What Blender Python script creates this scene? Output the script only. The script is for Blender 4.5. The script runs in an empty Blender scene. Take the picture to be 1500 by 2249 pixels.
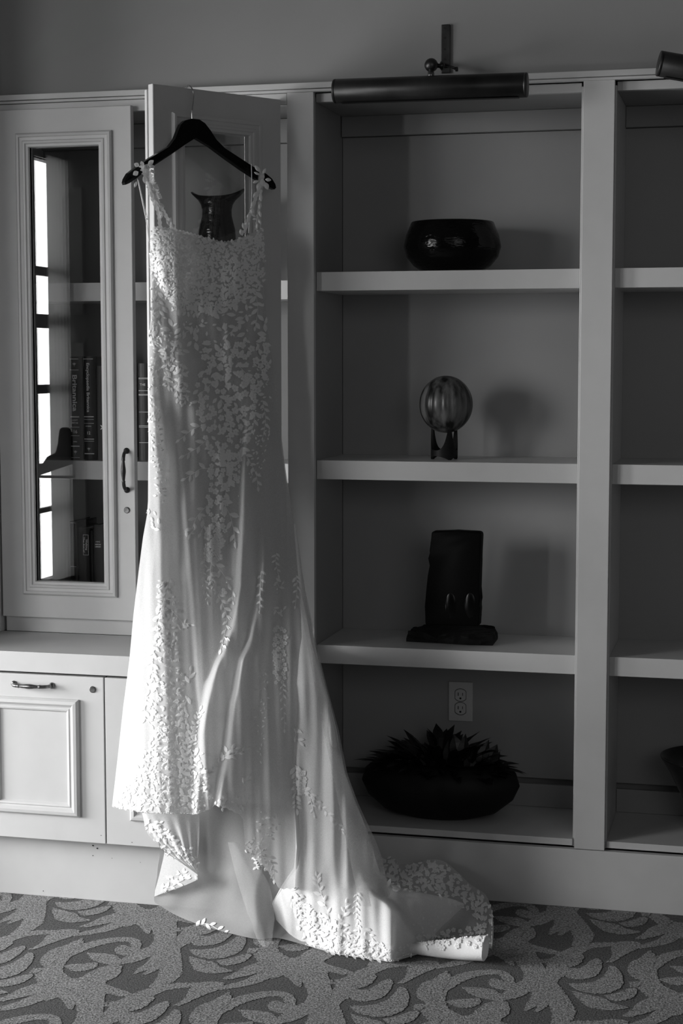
import bpy, bmesh, math, random
import numpy as np
from mathutils import Vector, Matrix
from mathutils.bvhtree import BVHTree
random.seed(7); rng = np.random.RandomState(7)
S = bpy.context.scene; COL = S.collection

# ------------------------------------------------------------------ camera
F = 3683.17; YAW = .24321; PIT = -.08986; ROL = -.00041; CP = np.array([1.15642, -4.35559, 1.44323])
_cy, _sy, _cp, _sp = math.cos(YAW), math.sin(YAW), math.cos(PIT), math.sin(PIT)
FW = np.array([-_sy*_cp, _cy*_cp, _sp]); R0 = np.array([_cy, _sy, 0.]); U0 = np.cross(R0, FW)
RT = math.cos(ROL)*R0 + math.sin(ROL)*U0; UP = -math.sin(ROL)*R0 + math.cos(ROL)*U0
cam = bpy.data.cameras.new('camera'); camo = bpy.data.objects.new('camera', cam); COL.objects.link(camo)
cam.sensor_fit = 'VERTICAL'; cam.sensor_height = 36; cam.lens = F/2249*36; cam.clip_start = .05; cam.clip_end = 60
camo.matrix_world = Matrix(((RT[0], UP[0], -FW[0], CP[0]), (RT[1], UP[1], -FW[1], CP[1]), (RT[2], UP[2], -FW[2], CP[2]), (0, 0, 0, 1)))
S.camera = camo
# ------------------------------------------------------------------ light
S.view_settings.view_transform = 'Standard'; S.view_settings.look = 'None'
S.view_settings.gamma = 1; S.view_settings.use_curve_mapping = False; S.view_settings.exposure = 0.0
W = bpy.data.worlds.new('world'); S.world = W; W.use_nodes = True
W.node_tree.nodes['Background'].inputs[0].default_value = (1, 1, 1, 1)
W.node_tree.nodes['Background'].inputs[1].default_value = 0.06
XL = -3.2                                            # left wall of the room
WINS = [(-2.05, -.70, .30, 1.55, 0), (-4.25, -2.85, .25, 2.70, 0), (-5.80, -5.15, .05, 2.70, 85)]   # y0 y1 z0 z1 watt
for (y0, y1, z0, z1, pw) in WINS:
    if not pw: continue
    l = bpy.data.lights.new('window_daylight', 'AREA'); l.shape = 'RECTANGLE'; l.size = z1-z0; l.size_y = y1-y0; l.energy = pw
    o = bpy.data.objects.new('window_daylight', l); COL.objects.link(o)
    o.location = (XL-.09, (y0+y1)/2, (z0+z1)/2); o.rotation_euler = (0, -math.pi/2, 0)
# daylight through the middle window: skylight, so it falls slightly downwards into the room
l = bpy.data.lights.new('window_skylight', 'AREA'); l.shape = 'RECTANGLE'; l.size = 1.3; l.size_y = 1.7; l.energy = 18; l.spread = math.radians(68)
o = bpy.data.objects.new('window_skylight', l); COL.objects.link(o); o.location = (XL-.45, -3.85, 1.75)
o.rotation_euler = (Vector((-.3, 0, .4))-o.location).to_track_quat('-Z', 'Y').to_euler()
l = bpy.data.lights.new('window_skylight', 'AREA'); l.shape = 'RECTANGLE'; l.size = 1.3; l.size_y = 1.3; l.energy = 82; l.spread = math.radians(112)
o = bpy.data.objects.new('window_skylight', l); COL.objects.link(o); o.location = (XL-.25, -1.45, 1.0)
o.rotation_euler = (Vector((-.45, -.45, .15))-o.location).to_track_quat('-Z', 'Y').to_euler()
# soft overall light of the room behind the camera (a bounce off ceiling and rear walls)
l = bpy.data.lights.new('room_bounce', 'AREA'); l.shape = 'RECTANGLE'; l.size = 3.0; l.size_y = 1.6; l.energy = 5
o = bpy.data.objects.new('room_bounce', l); COL.objects.link(o); o.location = (1.2, -5.0, 2.6); o.rotation_euler = (math.radians(60), 0, 0)

l = bpy.data.lights.new('room_bounce', 'AREA'); l.shape = 'RECTANGLE'; l.size = 1.8; l.size_y = 1.8; l.energy = 10
o = bpy.data.objects.new('room_bounce', l); COL.objects.link(o); o.location = (2.5, -4.6, 2.0)
o.rotation_euler = (Vector((-.1, 0, 1.3))-o.location).to_track_quat('-Z', 'Y').to_euler()

# ------------------------------------------------------------------ helpers
def ray(x, y): return FW + RT*(x-750)/F + UP*(1124.5-y)/F
def atY(x, y, Y): d = ray(x, y); return CP + d*((Y-CP[1])/d[1])
def atZ(x, y, Z): d = ray(x, y); return CP + d*((Z-CP[2])/d[2])
def nd(nt, t, **k):
    n = nt.nodes.new(t)
    for a, v in k.items():
        if a in n.inputs: n.inputs[a].default_value = v
        else: setattr(n, a, v)
    return n
def mat(name, g, rough=.5, metal=0, bump=0, bscale=200, var=0, vscale=8, spec=.5, bdist=.001):
    m = bpy.data.materials.new(name); m.use_nodes = True; nt = m.node_tree; b = nt.nodes['Principled BSDF']
    b.inputs['Base Color'].default_value = (g, g, g, 1); b.inputs['Roughness'].default_value = rough
    b.inputs['Metallic'].default_value = metal; b.inputs['Specular IOR Level'].default_value = spec
    tc = nd(nt, 'ShaderNodeTexCoord')
    if var:
        n = nd(nt, 'ShaderNodeTexNoise', Scale=vscale, Detail=6.0); nt.links.new(tc.outputs['Object'], n.inputs['Vector'])
        r = nd(nt, 'ShaderNodeMapRange'); r.inputs[1].default_value = .3; r.inputs[2].default_value = .7
        r.inputs[3].default_value = g*(1-var); r.inputs[4].default_value = min(1, g*(1+var))
        nt.links.new(n.outputs['Fac'], r.inputs[0]); nt.links.new(r.outputs[0], b.inputs['Base Color'])
    if bump:
        n = nd(nt, 'ShaderNodeTexNoise', Scale=float(bscale), Detail=3.0); nt.links.new(tc.outputs['Object'], n.inputs['Vector'])
        bp = nd(nt, 'ShaderNodeBump', Strength=bump, Distance=bdist); nt.links.new(n.outputs['Fac'], bp.inputs['Height']); nt.links.new(bp.outputs[0], b.inputs['Normal'])
    return m
def link(name, me, m=None, parent=None):
    o = bpy.data.objects.new(name, me); COL.objects.link(o)
    if m is not None: me.materials.append(m)
    if parent is not None: o.parent = parent
    return o
def bmo(name, bm, m, parent=None, smooth=False):
    me = bpy.data.meshes.new(name); bmesh.ops.recalc_face_normals(bm, faces=bm.faces) if not getattr(bm, '_keep', False) else None
    bm.to_mesh(me); bm.free()
    if smooth:
        for p in me.polygons: p.use_smooth = True
    return link(name, me, m, parent)
def raw(name, V, Fc, m, parent=None, smooth=False):
    me = bpy.data.meshes.new(name); me.from_pydata([tuple(v) for v in V], [], Fc); me.update()
    if smooth:
        for p in me.polygons: p.use_smooth = True
    return link(name, me, m, parent)
def thing(name, label, cat, loc=(0, 0, 0), group=None):
    o = bpy.data.objects.new(name, None); COL.objects.link(o); o.empty_display_size = .05
    o['label'] = label; o['category'] = cat
    if group: o['group'] = group
    return o
def tag(o, label, cat, group=None):
    o['label'] = label; o['category'] = cat
    if group: o['group'] = group
    return o
def struct(o): o['kind'] = 'structure'; return o
I = lambda p: p
def box(bm, x0, x1, y0, y1, z0, z1, T=I, bev=0.0):
    vs = [bm.verts.new(T((x, y, z))) for x in (x0, x1) for y in (y0, y1) for z in (z0, z1)]
    fs = [bm.faces.new([vs[i] for i in f]) for f in ((0, 1, 3, 2), (4, 6, 7, 5), (0, 4, 5, 1), (2, 3, 7, 6), (0, 2, 6, 4), (1, 5, 7, 3))]
    if bev:
        es = {e for f in fs for e in f.edges}
        bmesh.ops.bevel(bm, geom=list(es), offset=bev, segments=2, affect='EDGES', profile=.5)
def bx(name, x0, x1, y0, y1, z0, z1, m, parent=None, T=I, bev=.0012):
    bm = bmesh.new(); box(bm, x0, x1, y0, y1, z0, z1, T, bev); return bmo(name, bm, m, parent)
def tube(bm, pts, rad, n=12, caps=True):
    P = [Vector(p) for p in pts]; R = rad if hasattr(rad, '__len__') else [rad]*len(P); rings = []; nrm = None
    for i, p in enumerate(P):
        t = (P[min(i+1, len(P)-1)]-P[max(i-1, 0)]).normalized()
        if nrm is None: nrm = t.orthogonal().normalized()
        nrm = (nrm - t*nrm.dot(t)).normalized(); b = t.cross(nrm)
        rings.append([bm.verts.new(p + (nrm*math.cos(a)+b*math.sin(a))*R[i]) for a in [2*math.pi*k/n for k in range(n)]])
    for a, b in zip(rings, rings[1:]):
        for k in range(n): bm.faces.new((a[k], a[(k+1) % n], b[(k+1) % n], b[k]))
    if caps: bm.faces.new(rings[0][::-1]); bm.faces.new(rings[-1])
def lathe(bm, prof, c, n=48, sx=1, sy=1, zf=None):
    rings = []
    for r, z in prof:
        ring = []
        for k in range(n):
            a = 2*math.pi*k/n; dz = zf(a, r, z) if zf else 0
            ring.append(bm.verts.new((c[0]+r*sx*math.cos(a), c[1]+r*sy*math.sin(a), c[2]+z+dz)))
        rings.append(ring)
    for a, b in zip(rings, rings[1:]):
        for k in range(n): bm.faces.new((a[k], a[(k+1) % n], b[(k+1) % n], b[k]))
    if prof[0][0] > 1e-6: bm.faces.new(rings[0][::-1])
    if prof[-1][0] > 1e-6: bm.faces.new(rings[-1])
def crv(P, n):
    """Catmull-Rom through points, n samples"""
    P = np.array(P, float); k = len(P)
    if k == 1: return np.repeat(P, n, 0)
    Q = np.vstack([2*P[0]-P[1], P, 2*P[-1]-P[-2]]); out = []
    for t in np.linspace(0, k-1, n):
        i = min(int(t), k-2); u = t-i; a, b, c, d = Q[i], Q[i+1], Q[i+2], Q[i+3]
        out.append(.5*((2*b)+(c-a)*u+(2*a-5*b+4*c-d)*u*u+(3*b-a-3*c+d)*u**3))
    return np.array(out)
def frame(name, u0, u1, z0, z1, prof, m, parent, T):
    """mitred moulding: prof = [(inset, depth)] around a rectangle"""
    bm = bmesh.new(); rings = []
    for ins, d in prof:
        rings.append([bm.verts.new(T(p)) for p in ((u0+ins, d, z0+ins), (u1-ins, d, z0+ins), (u1-ins, d, z1-ins), (u0+ins, d, z1-ins))])
    for a, b in zip(rings, rings[1:]):
        for k in range(4): bm.faces.new((a[k], a[(k+1) % 4], b[(k+1) % 4], b[k]))
    return bmo(name, bm, m, parent)

# ------------------------------------------------------------------ materials
M = {}
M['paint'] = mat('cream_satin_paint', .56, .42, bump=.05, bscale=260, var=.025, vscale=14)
M['paint2'] = mat('cream_paint_shaded', .31, .5, bump=.05, bscale=260, var=.02)  # same cream, darkened to put the shade of the recesses into the colour
M['wall'] = mat('matt_wall_paint', .27, .85, bump=.12, bscale=320, var=.03, vscale=5)
M['wallfar'] = mat('pale_room_paint', .14, .85, var=.03)
M['darkpanel'] = mat('dark_wood_panelling', .02, .6, var=.2)
M['ceil'] = mat('ceiling_paint', .2, .9, var=.02)
M['black'] = mat('black_lacquered_wood', .003, .25, bump=.05, bscale=60, spec=.2)
M['bronze'] = mat('dark_bronze', .055, .38, metal=.85, var=.35, vscale=20)
M['lampm'] = mat('brushed_bronze_lamp', .038, .4, metal=.7, var=.45, vscale=9)
M['pewter'] = mat('antique_pewter', .22, .3, metal=.95, var=.4, vscale=90)
M['blackcer'] = mat('black_glazed_ceramic', .004, .16)
M['stone'] = mat('black_stone', .004, .6, bump=.25, bscale=35, bdist=.003, spec=.06)
M['polished'] = mat('polished_black_stone', .003, .22, spec=.25)
M['pot'] = mat('dull_dark_pot', .005, .55, spec=.25, var=.4, vscale=25)
M['roughstone'] = mat('rough_black_stone', .005, .6, bump=.6, bscale=60, bdist=.004, spec=.15)
M['leafd'] = mat('dark_leaf', .010, .4, var=.4, vscale=30)
M['plate'] = mat('ivory_plastic', .55, .35)
M['slot'] = mat('dark_slot', .01, .8)
M['book'] = mat('black_leatherette', .012, .4, bump=.1, bscale=500)
M['bookg'] = mat('dark_grey_cloth', .045, .7, bump=.2, bscale=600)
M['foil'] = mat('pale_foil_print', .95, .5)
M['wire'] = mat('steel_wire', .5, .25, metal=1)
M['page'] = mat('paper_pages', .5, .9)
M['sequin'] = mat('sequin', .95, .12, metal=.3)
# hammered glaze on the shelf bowl and vase
def hammered(name, g, rough, sc):
    m = mat(name, g, rough, spec=.2); nt = m.node_tree; b = nt.nodes['Principled BSDF']
    tc = nd(nt, 'ShaderNodeTexCoord'); mp = nd(nt, 'ShaderNodeMapping'); mp.inputs['Scale'].default_value = (1, 1, 3.2)
    n = nd(nt, 'ShaderNodeTexNoise', Scale=sc, Detail=1.0); bp = nd(nt, 'ShaderNodeBump', Strength=.55, Distance=.002)
    nt.links.new(tc.outputs['Object'], mp.inputs[0]); nt.links.new(mp.outputs[0], n.inputs['Vector']); nt.links.new(n.outputs['Fac'], bp.inputs['Height']); nt.links.new(bp.outputs[0], b.inputs['Normal'])
    return m
M['hammer'] = hammered('hammered_black_glaze', .003, .14, 62.0)
# striped wood of the globe
def striped():
    m = mat('striped_dark_wood', .05, .35); nt = m.node_tree; b = nt.nodes['Principled BSDF']
    tc = nd(nt, 'ShaderNodeTexCoord'); n = nd(nt, 'ShaderNodeTexNoise', Scale=30.0, Detail=5.0); mp = nd(nt, 'ShaderNodeMapping'); mp.inputs['Scale'].default_value = (1.6, 1.6, .25)
    nt.links.new(tc.outputs['Object'], mp.inputs[0]); nt.links.new(mp.outputs[0], n.inputs['Vector'])
    r = nd(nt, 'ShaderNodeValToRGB'); r.color_ramp.elements[0].position = .38; r.color_ramp.elements[0].color = (.004, .004, .004, 1); r.color_ramp.elements[1].position = .64; r.color_ramp.elements[1].color = (.13, .13, .13, 1)
    nt.links.new(n.outputs['Fac'], r.inputs[0]); nt.links.new(r.outputs[0], b.inputs['Base Color']); return m
M['globe'] = striped()
def glass():
    m = bpy.data.materials.new('clear_cabinet_glass'); m.use_nodes = True; nt = m.node_tree; nt.nodes.clear()
    o = nd(nt, 'ShaderNodeOutputMaterial'); t = nd(nt, 'ShaderNodeBsdfTransparent'); t.inputs[0].default_value = (.93, .93, .93, 1)
    g = nd(nt, 'ShaderNodeBsdfGlossy', Roughness=.0); g.inputs[0].default_value = (1, 1, 1, 1)
    f = nd(nt, 'ShaderNodeFresnel', IOR=1.5); x = nd(nt, 'ShaderNodeMixShader')
    nt.links.new(f.outputs[0], x.inputs[0]); nt.links.new(t.outputs[0], x.inputs[1]); nt.links.new(g.outputs[0], x.inputs[2]); nt.links.new(x.outputs[0], o.inputs[0]); return m
M['glass'] = glass()
def fabric(name, g, transp, transl, scale=900, tex=.0):
    """woven net: diffuse + light through the cloth + open mesh"""
    m = bpy.data.materials.new(name); m.use_nodes = True; nt = m.node_tree; nt.nodes.clear()
    o = nd(nt, 'ShaderNodeOutputMaterial'); d = nd(nt, 'ShaderNodeBsdfDiffuse'); d.inputs[0].default_value = (g, g, g, 1)
    t = nd(nt, 'ShaderNodeBsdfTranslucent'); t.inputs[0].default_value = (g, g, g, 1)
    a = nd(nt, 'ShaderNodeMixShader'); a.inputs[0].default_value = transl
    nt.links.new(d.outputs[0], a.inputs[1]); nt.links.new(t.outputs[0], a.inputs[2]); last = a
    tc = nd(nt, 'ShaderNodeTexCoord'); n = nd(nt, 'ShaderNodeTexNoise', Scale=float(scale), Detail=2.0); nt.links.new(tc.outputs['Object'], n.inputs['Vector'])
    bp = nd(nt, 'ShaderNodeBump', Strength=.35, Distance=.0015); nt.links.new(n.outputs['Fac'], bp.inputs['Height'])
    nt.links.new(bp.outputs[0], d.inputs['Normal']); nt.links.new(bp.outputs[0], t.inputs['Normal'])
    if transp:
        tr = nd(nt, 'ShaderNodeBsdfTransparent'); b = nd(nt, 'ShaderNodeMixShader')
        r = nd(nt, 'ShaderNodeMapRange'); r.inputs[1].default_value = .35; r.inputs[2].default_value = .65; r.inputs[3].default_value = max(0, transp-.12); r.inputs[4].default_value = min(1, transp+.12)
        nt.links.new(n.outputs['Fac'], r.inputs[0]); nt.links.new(r.outputs[0], b.inputs[0])
        nt.links.new(a.outputs[0], b.inputs[1]); nt.links.new(tr.outputs[0], b.inputs[2]); last = b
    nt.links.new(last.outputs[0], o.inputs[0]); return m
M['tulle'] = fabric('ivory_tulle', .83, .27, .30)
M['sheer'] = fabric('sheer_tulle', .85, .62, .4)
M['inner'] = fabric('shaded_skirt_net', .40, .08, .3); M['train'] = fabric('lit_train_tulle', .95, .10, .28); M['net'] = fabric('fine_net', .7, .78, .4)  # inner net darkened to imitate shade, train tulle whitened to imitate light
M['lining'] = fabric('satin_lining', .66, 0, .25)
M['lace'] = fabric('corded_lace', .93, 0, .15, 500)
def carpet(name, g, sp):
    m = mat(name, g, .95, spec=.1); nt = m.node_tree; b = nt.nodes['Principled BSDF']; tc = nd(nt, 'ShaderNodeTexCoord')
    v = nd(nt, 'ShaderNodeTexNoise', Scale=200.0, Detail=3.0, Roughness=.75); nt.links.new(tc.outputs['Object'], v.inputs['Vector'])
    r = nd(nt, 'ShaderNodeMapRange'); r.inputs[1].default_value = .33; r.inputs[2].default_value = .67; r.inputs[3].default_value = g*(1-sp); r.inputs[4].default_value = g*(1+sp)
    w = nd(nt, 'ShaderNodeTexWave', Scale=85.0, Distortion=1.5); w.wave_type = 'BANDS'; w.bands_direction = 'Y'; w.inputs['Detail Scale'].default_value = 60
    nt.links.new(tc.outputs['Object'], w.inputs['Vector'])
    mx = nd(nt, 'ShaderNodeMath'); mx.operation = 'MULTIPLY_ADD'; mx.inputs[1].default_value = .45; mx.inputs[2].default_value = .72
    nt.links.new(w.outputs['Fac'], mx.inputs[0]); mu = nd(nt, 'ShaderNodeMath'); mu.operation = 'MULTIPLY'
    nt.links.new(v.outputs['Fac'], r.inputs[0]); nt.links.new(r.outputs[0], mu.inputs[0]); nt.links.new(mx.outputs[0], mu.inputs[1]); nt.links.new(mu.outputs[0], b.inputs['Base Color'])
    bp = nd(nt, 'ShaderNodeBump', Strength=.8, Distance=.003); nt.links.new(v.outputs['Fac'], bp.inputs['Height']); nt.links.new(bp.outputs[0], b.inputs['Normal']); return m
M['carpet'] = carpet('dark_loop_carpet', .115, .5); M['motif'] = carpet('pale_cut_pile', .26, .8)

# ------------------------------------------------------------------ room shell
ZC = 2.95; XR = 3.9; YB = -5.83; BY = .345
fl = bx('floor', XL, XR, YB, .4, -.05, 0, M['carpet'], bev=0); struct(fl)
struct(bx('ceiling', XL, XR, YB, .4, ZC, ZC+.05, M['ceil'], bev=0))
struct(bx('wall_back', XL-.15, XR, BY, BY+.1, 0, ZC, M['wall'], bev=0))
struct(bx('wall_back_bulkhead', XL, XR, .012, BY, 2.16, ZC, M['wall'], bev=0))
struct(bx('added_dark_wall', 1.715, XR, -.01, BY, 0, 2.145, M['darkpanel'], bev=0))  # unseen dark block, added to keep reflected haze off the open door glass
struct(bx('wall_right', XR, XR+.1, YB, .4, 0, ZC, M['darkpanel'], bev=0))
struct(bx('wall_front', XL, XR, YB-.1, YB, 0, ZC, M['darkpanel'], bev=0))
bm = bmesh.new(); ys = sorted(WINS, key=lambda w: w[0]); yc = YB
for (y0, y1, z0, z1, _) in ys:
    box(bm, XL-.15, XL, yc, y0, 0, ZC); box(bm, XL-.15, XL, y0, y1, 0, z0); box(bm, XL-.15, XL, y0, y1, z1, ZC); yc = y1
box(bm, XL-.15, XL, yc, BY, 0, ZC)
struct(bmo('wall_left', bm, M['wallfar']))
for i, (y0, y1, z0, z1, _) in enumerate(WINS):
    w = struct(bx('window_%d' % (i+1), XL-.03, XL+.012, y0-.05, y0, z0-.05, z1+.05, M['wallfar']))
    bx('window_frame', XL-.03, XL+.012, y1, y1+.05, z0-.05, z1+.05, M['wallfar'], w)
    bx('window_frame', XL-.03, XL+.012, y0, y1, z1, z1+.05, M['wallfar'], w)
    bx('window_sill', XL-.03, XL+.04, y0-.06, y1+.06, z0-.05, z0, M['wallfar'], w)
    if i == 2:
        for (a, b) in ((1.975, 2.03), (1.65, 1.735), (1.24, 1.295), (.775, .80), (.49, .52)):
            bx('glazing_bar', XL-.03, XL, y0, y1, a, b, M['wallfar'], w)
struct(bx('wall_left_pier', -1.60, -1.055, -.35, BY, 0, ZC, M['wall'], bev=0))
for z0, z1 in ((1.74, 2.55), (.0, 1.56)): struct(bx('trim_3', -3.17, -3.075, YB, YB+.03, z0, z1, M['ceil']))
V = []
for i in range(41):
    y = -5.80+.30*i/40; x = XL+.03+.012*math.sin(i*.9)
    V += [(x, y, .03), (x, y, 2.72)]
cu_ = raw('curtain', V, [(2*i, 2*i+1, 2*i+3, 2*i+2) for i in range(40)], fabric('sheer_curtain_cloth', .28, 0, .5), None, True); tag(cu_, 'pale sheer curtain at the edge of the far window, seen only as a reflection', 'curtain')
struct(bx('baseboard_right', XR-.015, XR, YB, 0, 0, .12, M['paint']))

# ------------------------------------------------------------------ carpet motif (one half-drop repeat, tiled)
def q1(pts, w=None): return [atZ(x/3.75, 1949+y/3.75, 0)[:2] for x, y in pts]
def q4(pts, w=None): return [atZ(1100+x/3.75, 1949+y/3.75, 0)[:2] for x, y in pts]
strokes = [  # (zone, points, width m start..end)
 (q4, [(560, 190), (600, 260), (650, 340), (680, 400), (660, 450), (610, 490)], (.03, .055, .02)),
 (q4, [(1000, 465), (900, 470), (800, 475), (700, 490), (600, 530), (530, 570), (470, 620), (450, 700), (410, 740), (370, 790), (370, 850), (390, 900), (350, 970), (290, 1025)], (.02, .05, .01)),
 (q4, [(1060, 800), (1160, 805), (1220, 840), (1290, 890), (1350, 910), (1500, 920), (1580, 900)], (.03, .05, .03)),
 (q4, [(1340, 930), (1400, 960), (1440, 1010), (1430, 1060)], (.04, .05, .01)),
 (q4, [(300, 600), (360, 608), (410, 590)], (.01, .03, .01)),
 (q4, [(400, 390), (450, 350), (490, 330), (500, 280), (470, 230)], (.005, .04, .03)),
 (q4, [(200, 330), (280, 290), (350, 240), (390, 200)], (.01, .04, .02)),
 (q1, [(600, 395), (700, 380), (850, 350), (960, 310), (1080, 270), (1180, 250), (1270, 290), (1340, 350), (1350, 430), (1300, 490), (1210, 550), (1100, 600), (1010, 620)], (.02, .055, .02)),
 (q1, [(560, 800), (470, 740), (440, 680), (470, 620), (520, 570), (600, 530), (700, 490), (800, 460), (900, 440), (1000, 430), (1100, 440), (1120, 500), (1080, 560)], (.05, .04, .02)),
]
blobs = [
 (q1, [(230, 515), (330, 460), (400, 390), (500, 350), (640, 350), (640, 385), (520, 430), (400, 470), (300, 510)]),
 (q1, [(940, 510), (1000, 478), (1080, 500), (1095, 550), (1040, 565), (960, 545)]),
 (q1, [(720, 540), (830, 545), (950, 560), (1000, 600), (980, 640), (900, 640), (800, 615), (740, 580)]),
 (q1, [(520, 650), (600, 635), (700, 628), (800, 622), (790, 660), (700, 690), (600, 690)]),
 (q1, [(480, 500), (560, 470), (650, 430), (690, 420), (640, 470), (580, 520), (500, 560)]),
 (q1, [(440, 790), (520, 745), (640, 750), (760, 690), (870, 650), (1000, 650), (970, 730), (870, 790), (1000, 845), (1090, 880), (1000, 900), (880, 880), (860, 950), (830, 1080), (760, 1060), (740, 940), (640, 900), (600, 1000), (560, 1000), (520, 940), (440, 860)]),
 (q4, [(500, 690), (520, 630), (590, 580), (650, 550), (685, 570), (660, 620), (610, 650), (560, 662), (640, 668), (710, 630), (745, 600), (800, 590), (835, 620), (820, 690), (780, 730), (700, 755), (600, 758), (530, 735)]),
 (q4, [(540, 790), (700, 790), (820, 750), (880, 690), (890, 650), (950, 660), (1000, 720), (1010, 780), (980, 830), (900, 868), (780, 878), (640, 850)]),
 (q4, [(850, 892), (950, 872), (1040, 840), (1100, 830), (1125, 860), (1080, 910), (980, 940), (900, 930)]),
 (q4, [(570, 850), (650, 868), (760, 895), (850, 915), (920, 955), (1040, 985), (1030, 1000), (900, 1015), (770, 1000), (690, 970), (620, 905)]),
 (q4, [(1000, 1060), (1080, 1000), (1150, 940), (1250, 910), (1330, 930), (1345, 985), (1250, 1020), (1150, 1050), (1060, 1070)]),
 (q4, [(1040, 690), (1060, 630), (1110, 600), (1150, 650), (1150, 580), (1200, 545), (1270, 550), (1270, 620), (1240, 690), (1190, 700), (1215, 740), (1220, 785), (1150, 770), (1070, 730)]),
]
polys = []
for fz, pts, (w0, w1, w2) in strokes:
    P = crv(np.array(fz(pts)), 60); L = []; Rr = []
    for i in range(len(P)):
        t = P[min(i+1, 59)]-P[max(i-1, 0)]; t /= np.linalg.norm(t)+1e-9; n = np.array([-t[1], t[0]]); u = i/59
        w = .5*(w0+(w1-w0)*math.sin(min(u*2, 1)*math.pi/2) if u < .5 else w2+(w1-w2)*math.sin(min((1-u)*2, 1)*math.pi/2)) + .0012*math.sin(i*2.3)+rng.uniform(-.0018, .0018)
        L.append(P[i]+n*w*rng.uniform(.96, 1.04)); Rr.append(P[i]-n*w)
    for i in range(59): polys.append([L[i], L[i+1], Rr[i+1], Rr[i]])
for fz, pts in blobs:
    P = np.array(fz(pts+pts[:1])); P = crv(P, 7*len(pts)+1)[:-1]; polys.append(list(P+rng.uniform(-.0018, .0018, P.shape)))
A1 = np.array([.468, -.257]); B1 = np.array([-.008, .511]); bm = bmesh.new()
vcell = [[bm.verts.new((p[0], p[1], 0.0006+.00002*(k//59 if k < 531 else 9+k-531))) for p in q] for k, q in enumerate(polys)]
for v in vcell:
    try: bm.faces.new(v)
    except ValueError: pass
bm.normal_update(); bmesh.ops.triangulate(bm, faces=bm.faces[:], ngon_method='EAR_CLIP')
for f in bm.faces:
    f.normal_update()
    if f.normal.z < 0: f.normal_flip()
cv = np.array([v.co[:] for v in bm.verts]); bm.verts.index_update(); cf = [[v.index for v in f.verts] for f in bm.faces]; bm.free()
V = []; Fc = []; c0 = cv[:, :2].mean(0)
for a in range(-12, 13):
    for b in range(-16, 17):
        s = a*A1+b*B1; c = c0+s
        if XL+.2 < c[0] < XR-.2 and -4.6 < c[1] < .25:
            k = len(V); q = cv.copy(); q[:, :2] += s; q[:, 1] = np.minimum(q[:, 1], .3)
            V += [tuple(x) for x in q]; Fc += [[i+k for i in f] for f in cf]
mo = raw('scroll_pattern', V, Fc, M['motif'], fl); mo['kind'] = 'stuff'

# ------------------------------------------------------------------ open bookcase (right)
XB, XC = .709, .788; P_ = M['paint']; Q_ = M['paint2']; ZT = 2.158; SF = .0257; XE = 1.62; BD = .323
bc = thing('bookcase', 'cream painted open bookcase with thick shelves built into the wall on the right', 'bookcase')
bx('stile', -.073, 0, 0, .02, .159, ZT-.004, P_, bc); bx('post', XB, XC, 0, .02, .159, ZT-.004, P_, bc); bx('post', XE, XE+.08, 0, .02, .159, ZT-.004, P_, bc)
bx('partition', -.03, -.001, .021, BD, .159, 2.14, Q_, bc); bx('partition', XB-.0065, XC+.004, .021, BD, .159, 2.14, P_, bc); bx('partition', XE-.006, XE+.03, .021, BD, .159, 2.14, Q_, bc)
bx('plinth', -.07, XE+.08, 0, .02, 0, .157, P_, bc)
for x0, x1 in ((0.0, XB-.0065), (XC+.004, XE-.006)):
    for zt, zb in ((1.680, 1.630), (1.1757, 1.1244), (.671, .6205)): bx('shelf', x0, x1, SF, BD-.001, zb, zt, P_, bc, bev=.001)
    bx('bottom_board', x0, x1, .012, BD-.001, .163, .181, P_, bc); bx('top_rail', x0, x1, SF, SF+.02, 2.127, 2.15, P_, bc)
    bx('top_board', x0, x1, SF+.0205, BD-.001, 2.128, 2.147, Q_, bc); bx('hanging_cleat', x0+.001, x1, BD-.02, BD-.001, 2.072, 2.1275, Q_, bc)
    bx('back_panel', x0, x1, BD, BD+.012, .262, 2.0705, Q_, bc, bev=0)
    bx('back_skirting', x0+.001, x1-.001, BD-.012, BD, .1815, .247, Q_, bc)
struct(bx('trim_1', -1.6, XR, -.014, .011, ZT, 2.173, P_)); struct(bx('trim_2', -1.6, XR, -.006, .011, 2.150, ZT-.001, P_))

# ------------------------------------------------------------------ glazed upper cabinet (left)
uc = thing('glass_cabinet', 'cream wall cabinet with two glazed doors, the right one swung open', 'cabinet')
ZD0, ZD1 = .724, 2.131
bx('top_rail', -.907, -.0735, 0, .02, ZD1-.012, 2.149, P_, uc); bx('bottom_rail', -.907, -.0735, 0, .02, .6795, .722, P_, uc)
bx('end_stile', -1.06, -.914, -.02, .02, .6795, 2.149, P_, uc); bx('side_panel', -.935, -.912, .021, BD, .6795, 2.149, Q_, uc)
bx('side_panel', -.052, -.0305, .021, BD, .6795, 2.149, Q_, uc)
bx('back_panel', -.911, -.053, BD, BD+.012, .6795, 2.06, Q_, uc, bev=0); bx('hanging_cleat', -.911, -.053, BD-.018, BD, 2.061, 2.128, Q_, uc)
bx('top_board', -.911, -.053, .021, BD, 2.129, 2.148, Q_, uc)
for zt, zb in ((1.664, 1.612), (1.159, 1.105)): bx('shelf', -.911, -.053, .12, BD, zb, zt, P_, uc)
prof = [(0, 0), (0, -.006), (.004, -.010), (.010, -.0105), (.012, -.007), (.020, -.0065), (.0225, -.009), (.028, -.0092), (.0305, -.0055), (.037, -.005), (.039, .002), (.039, .012)]
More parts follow.
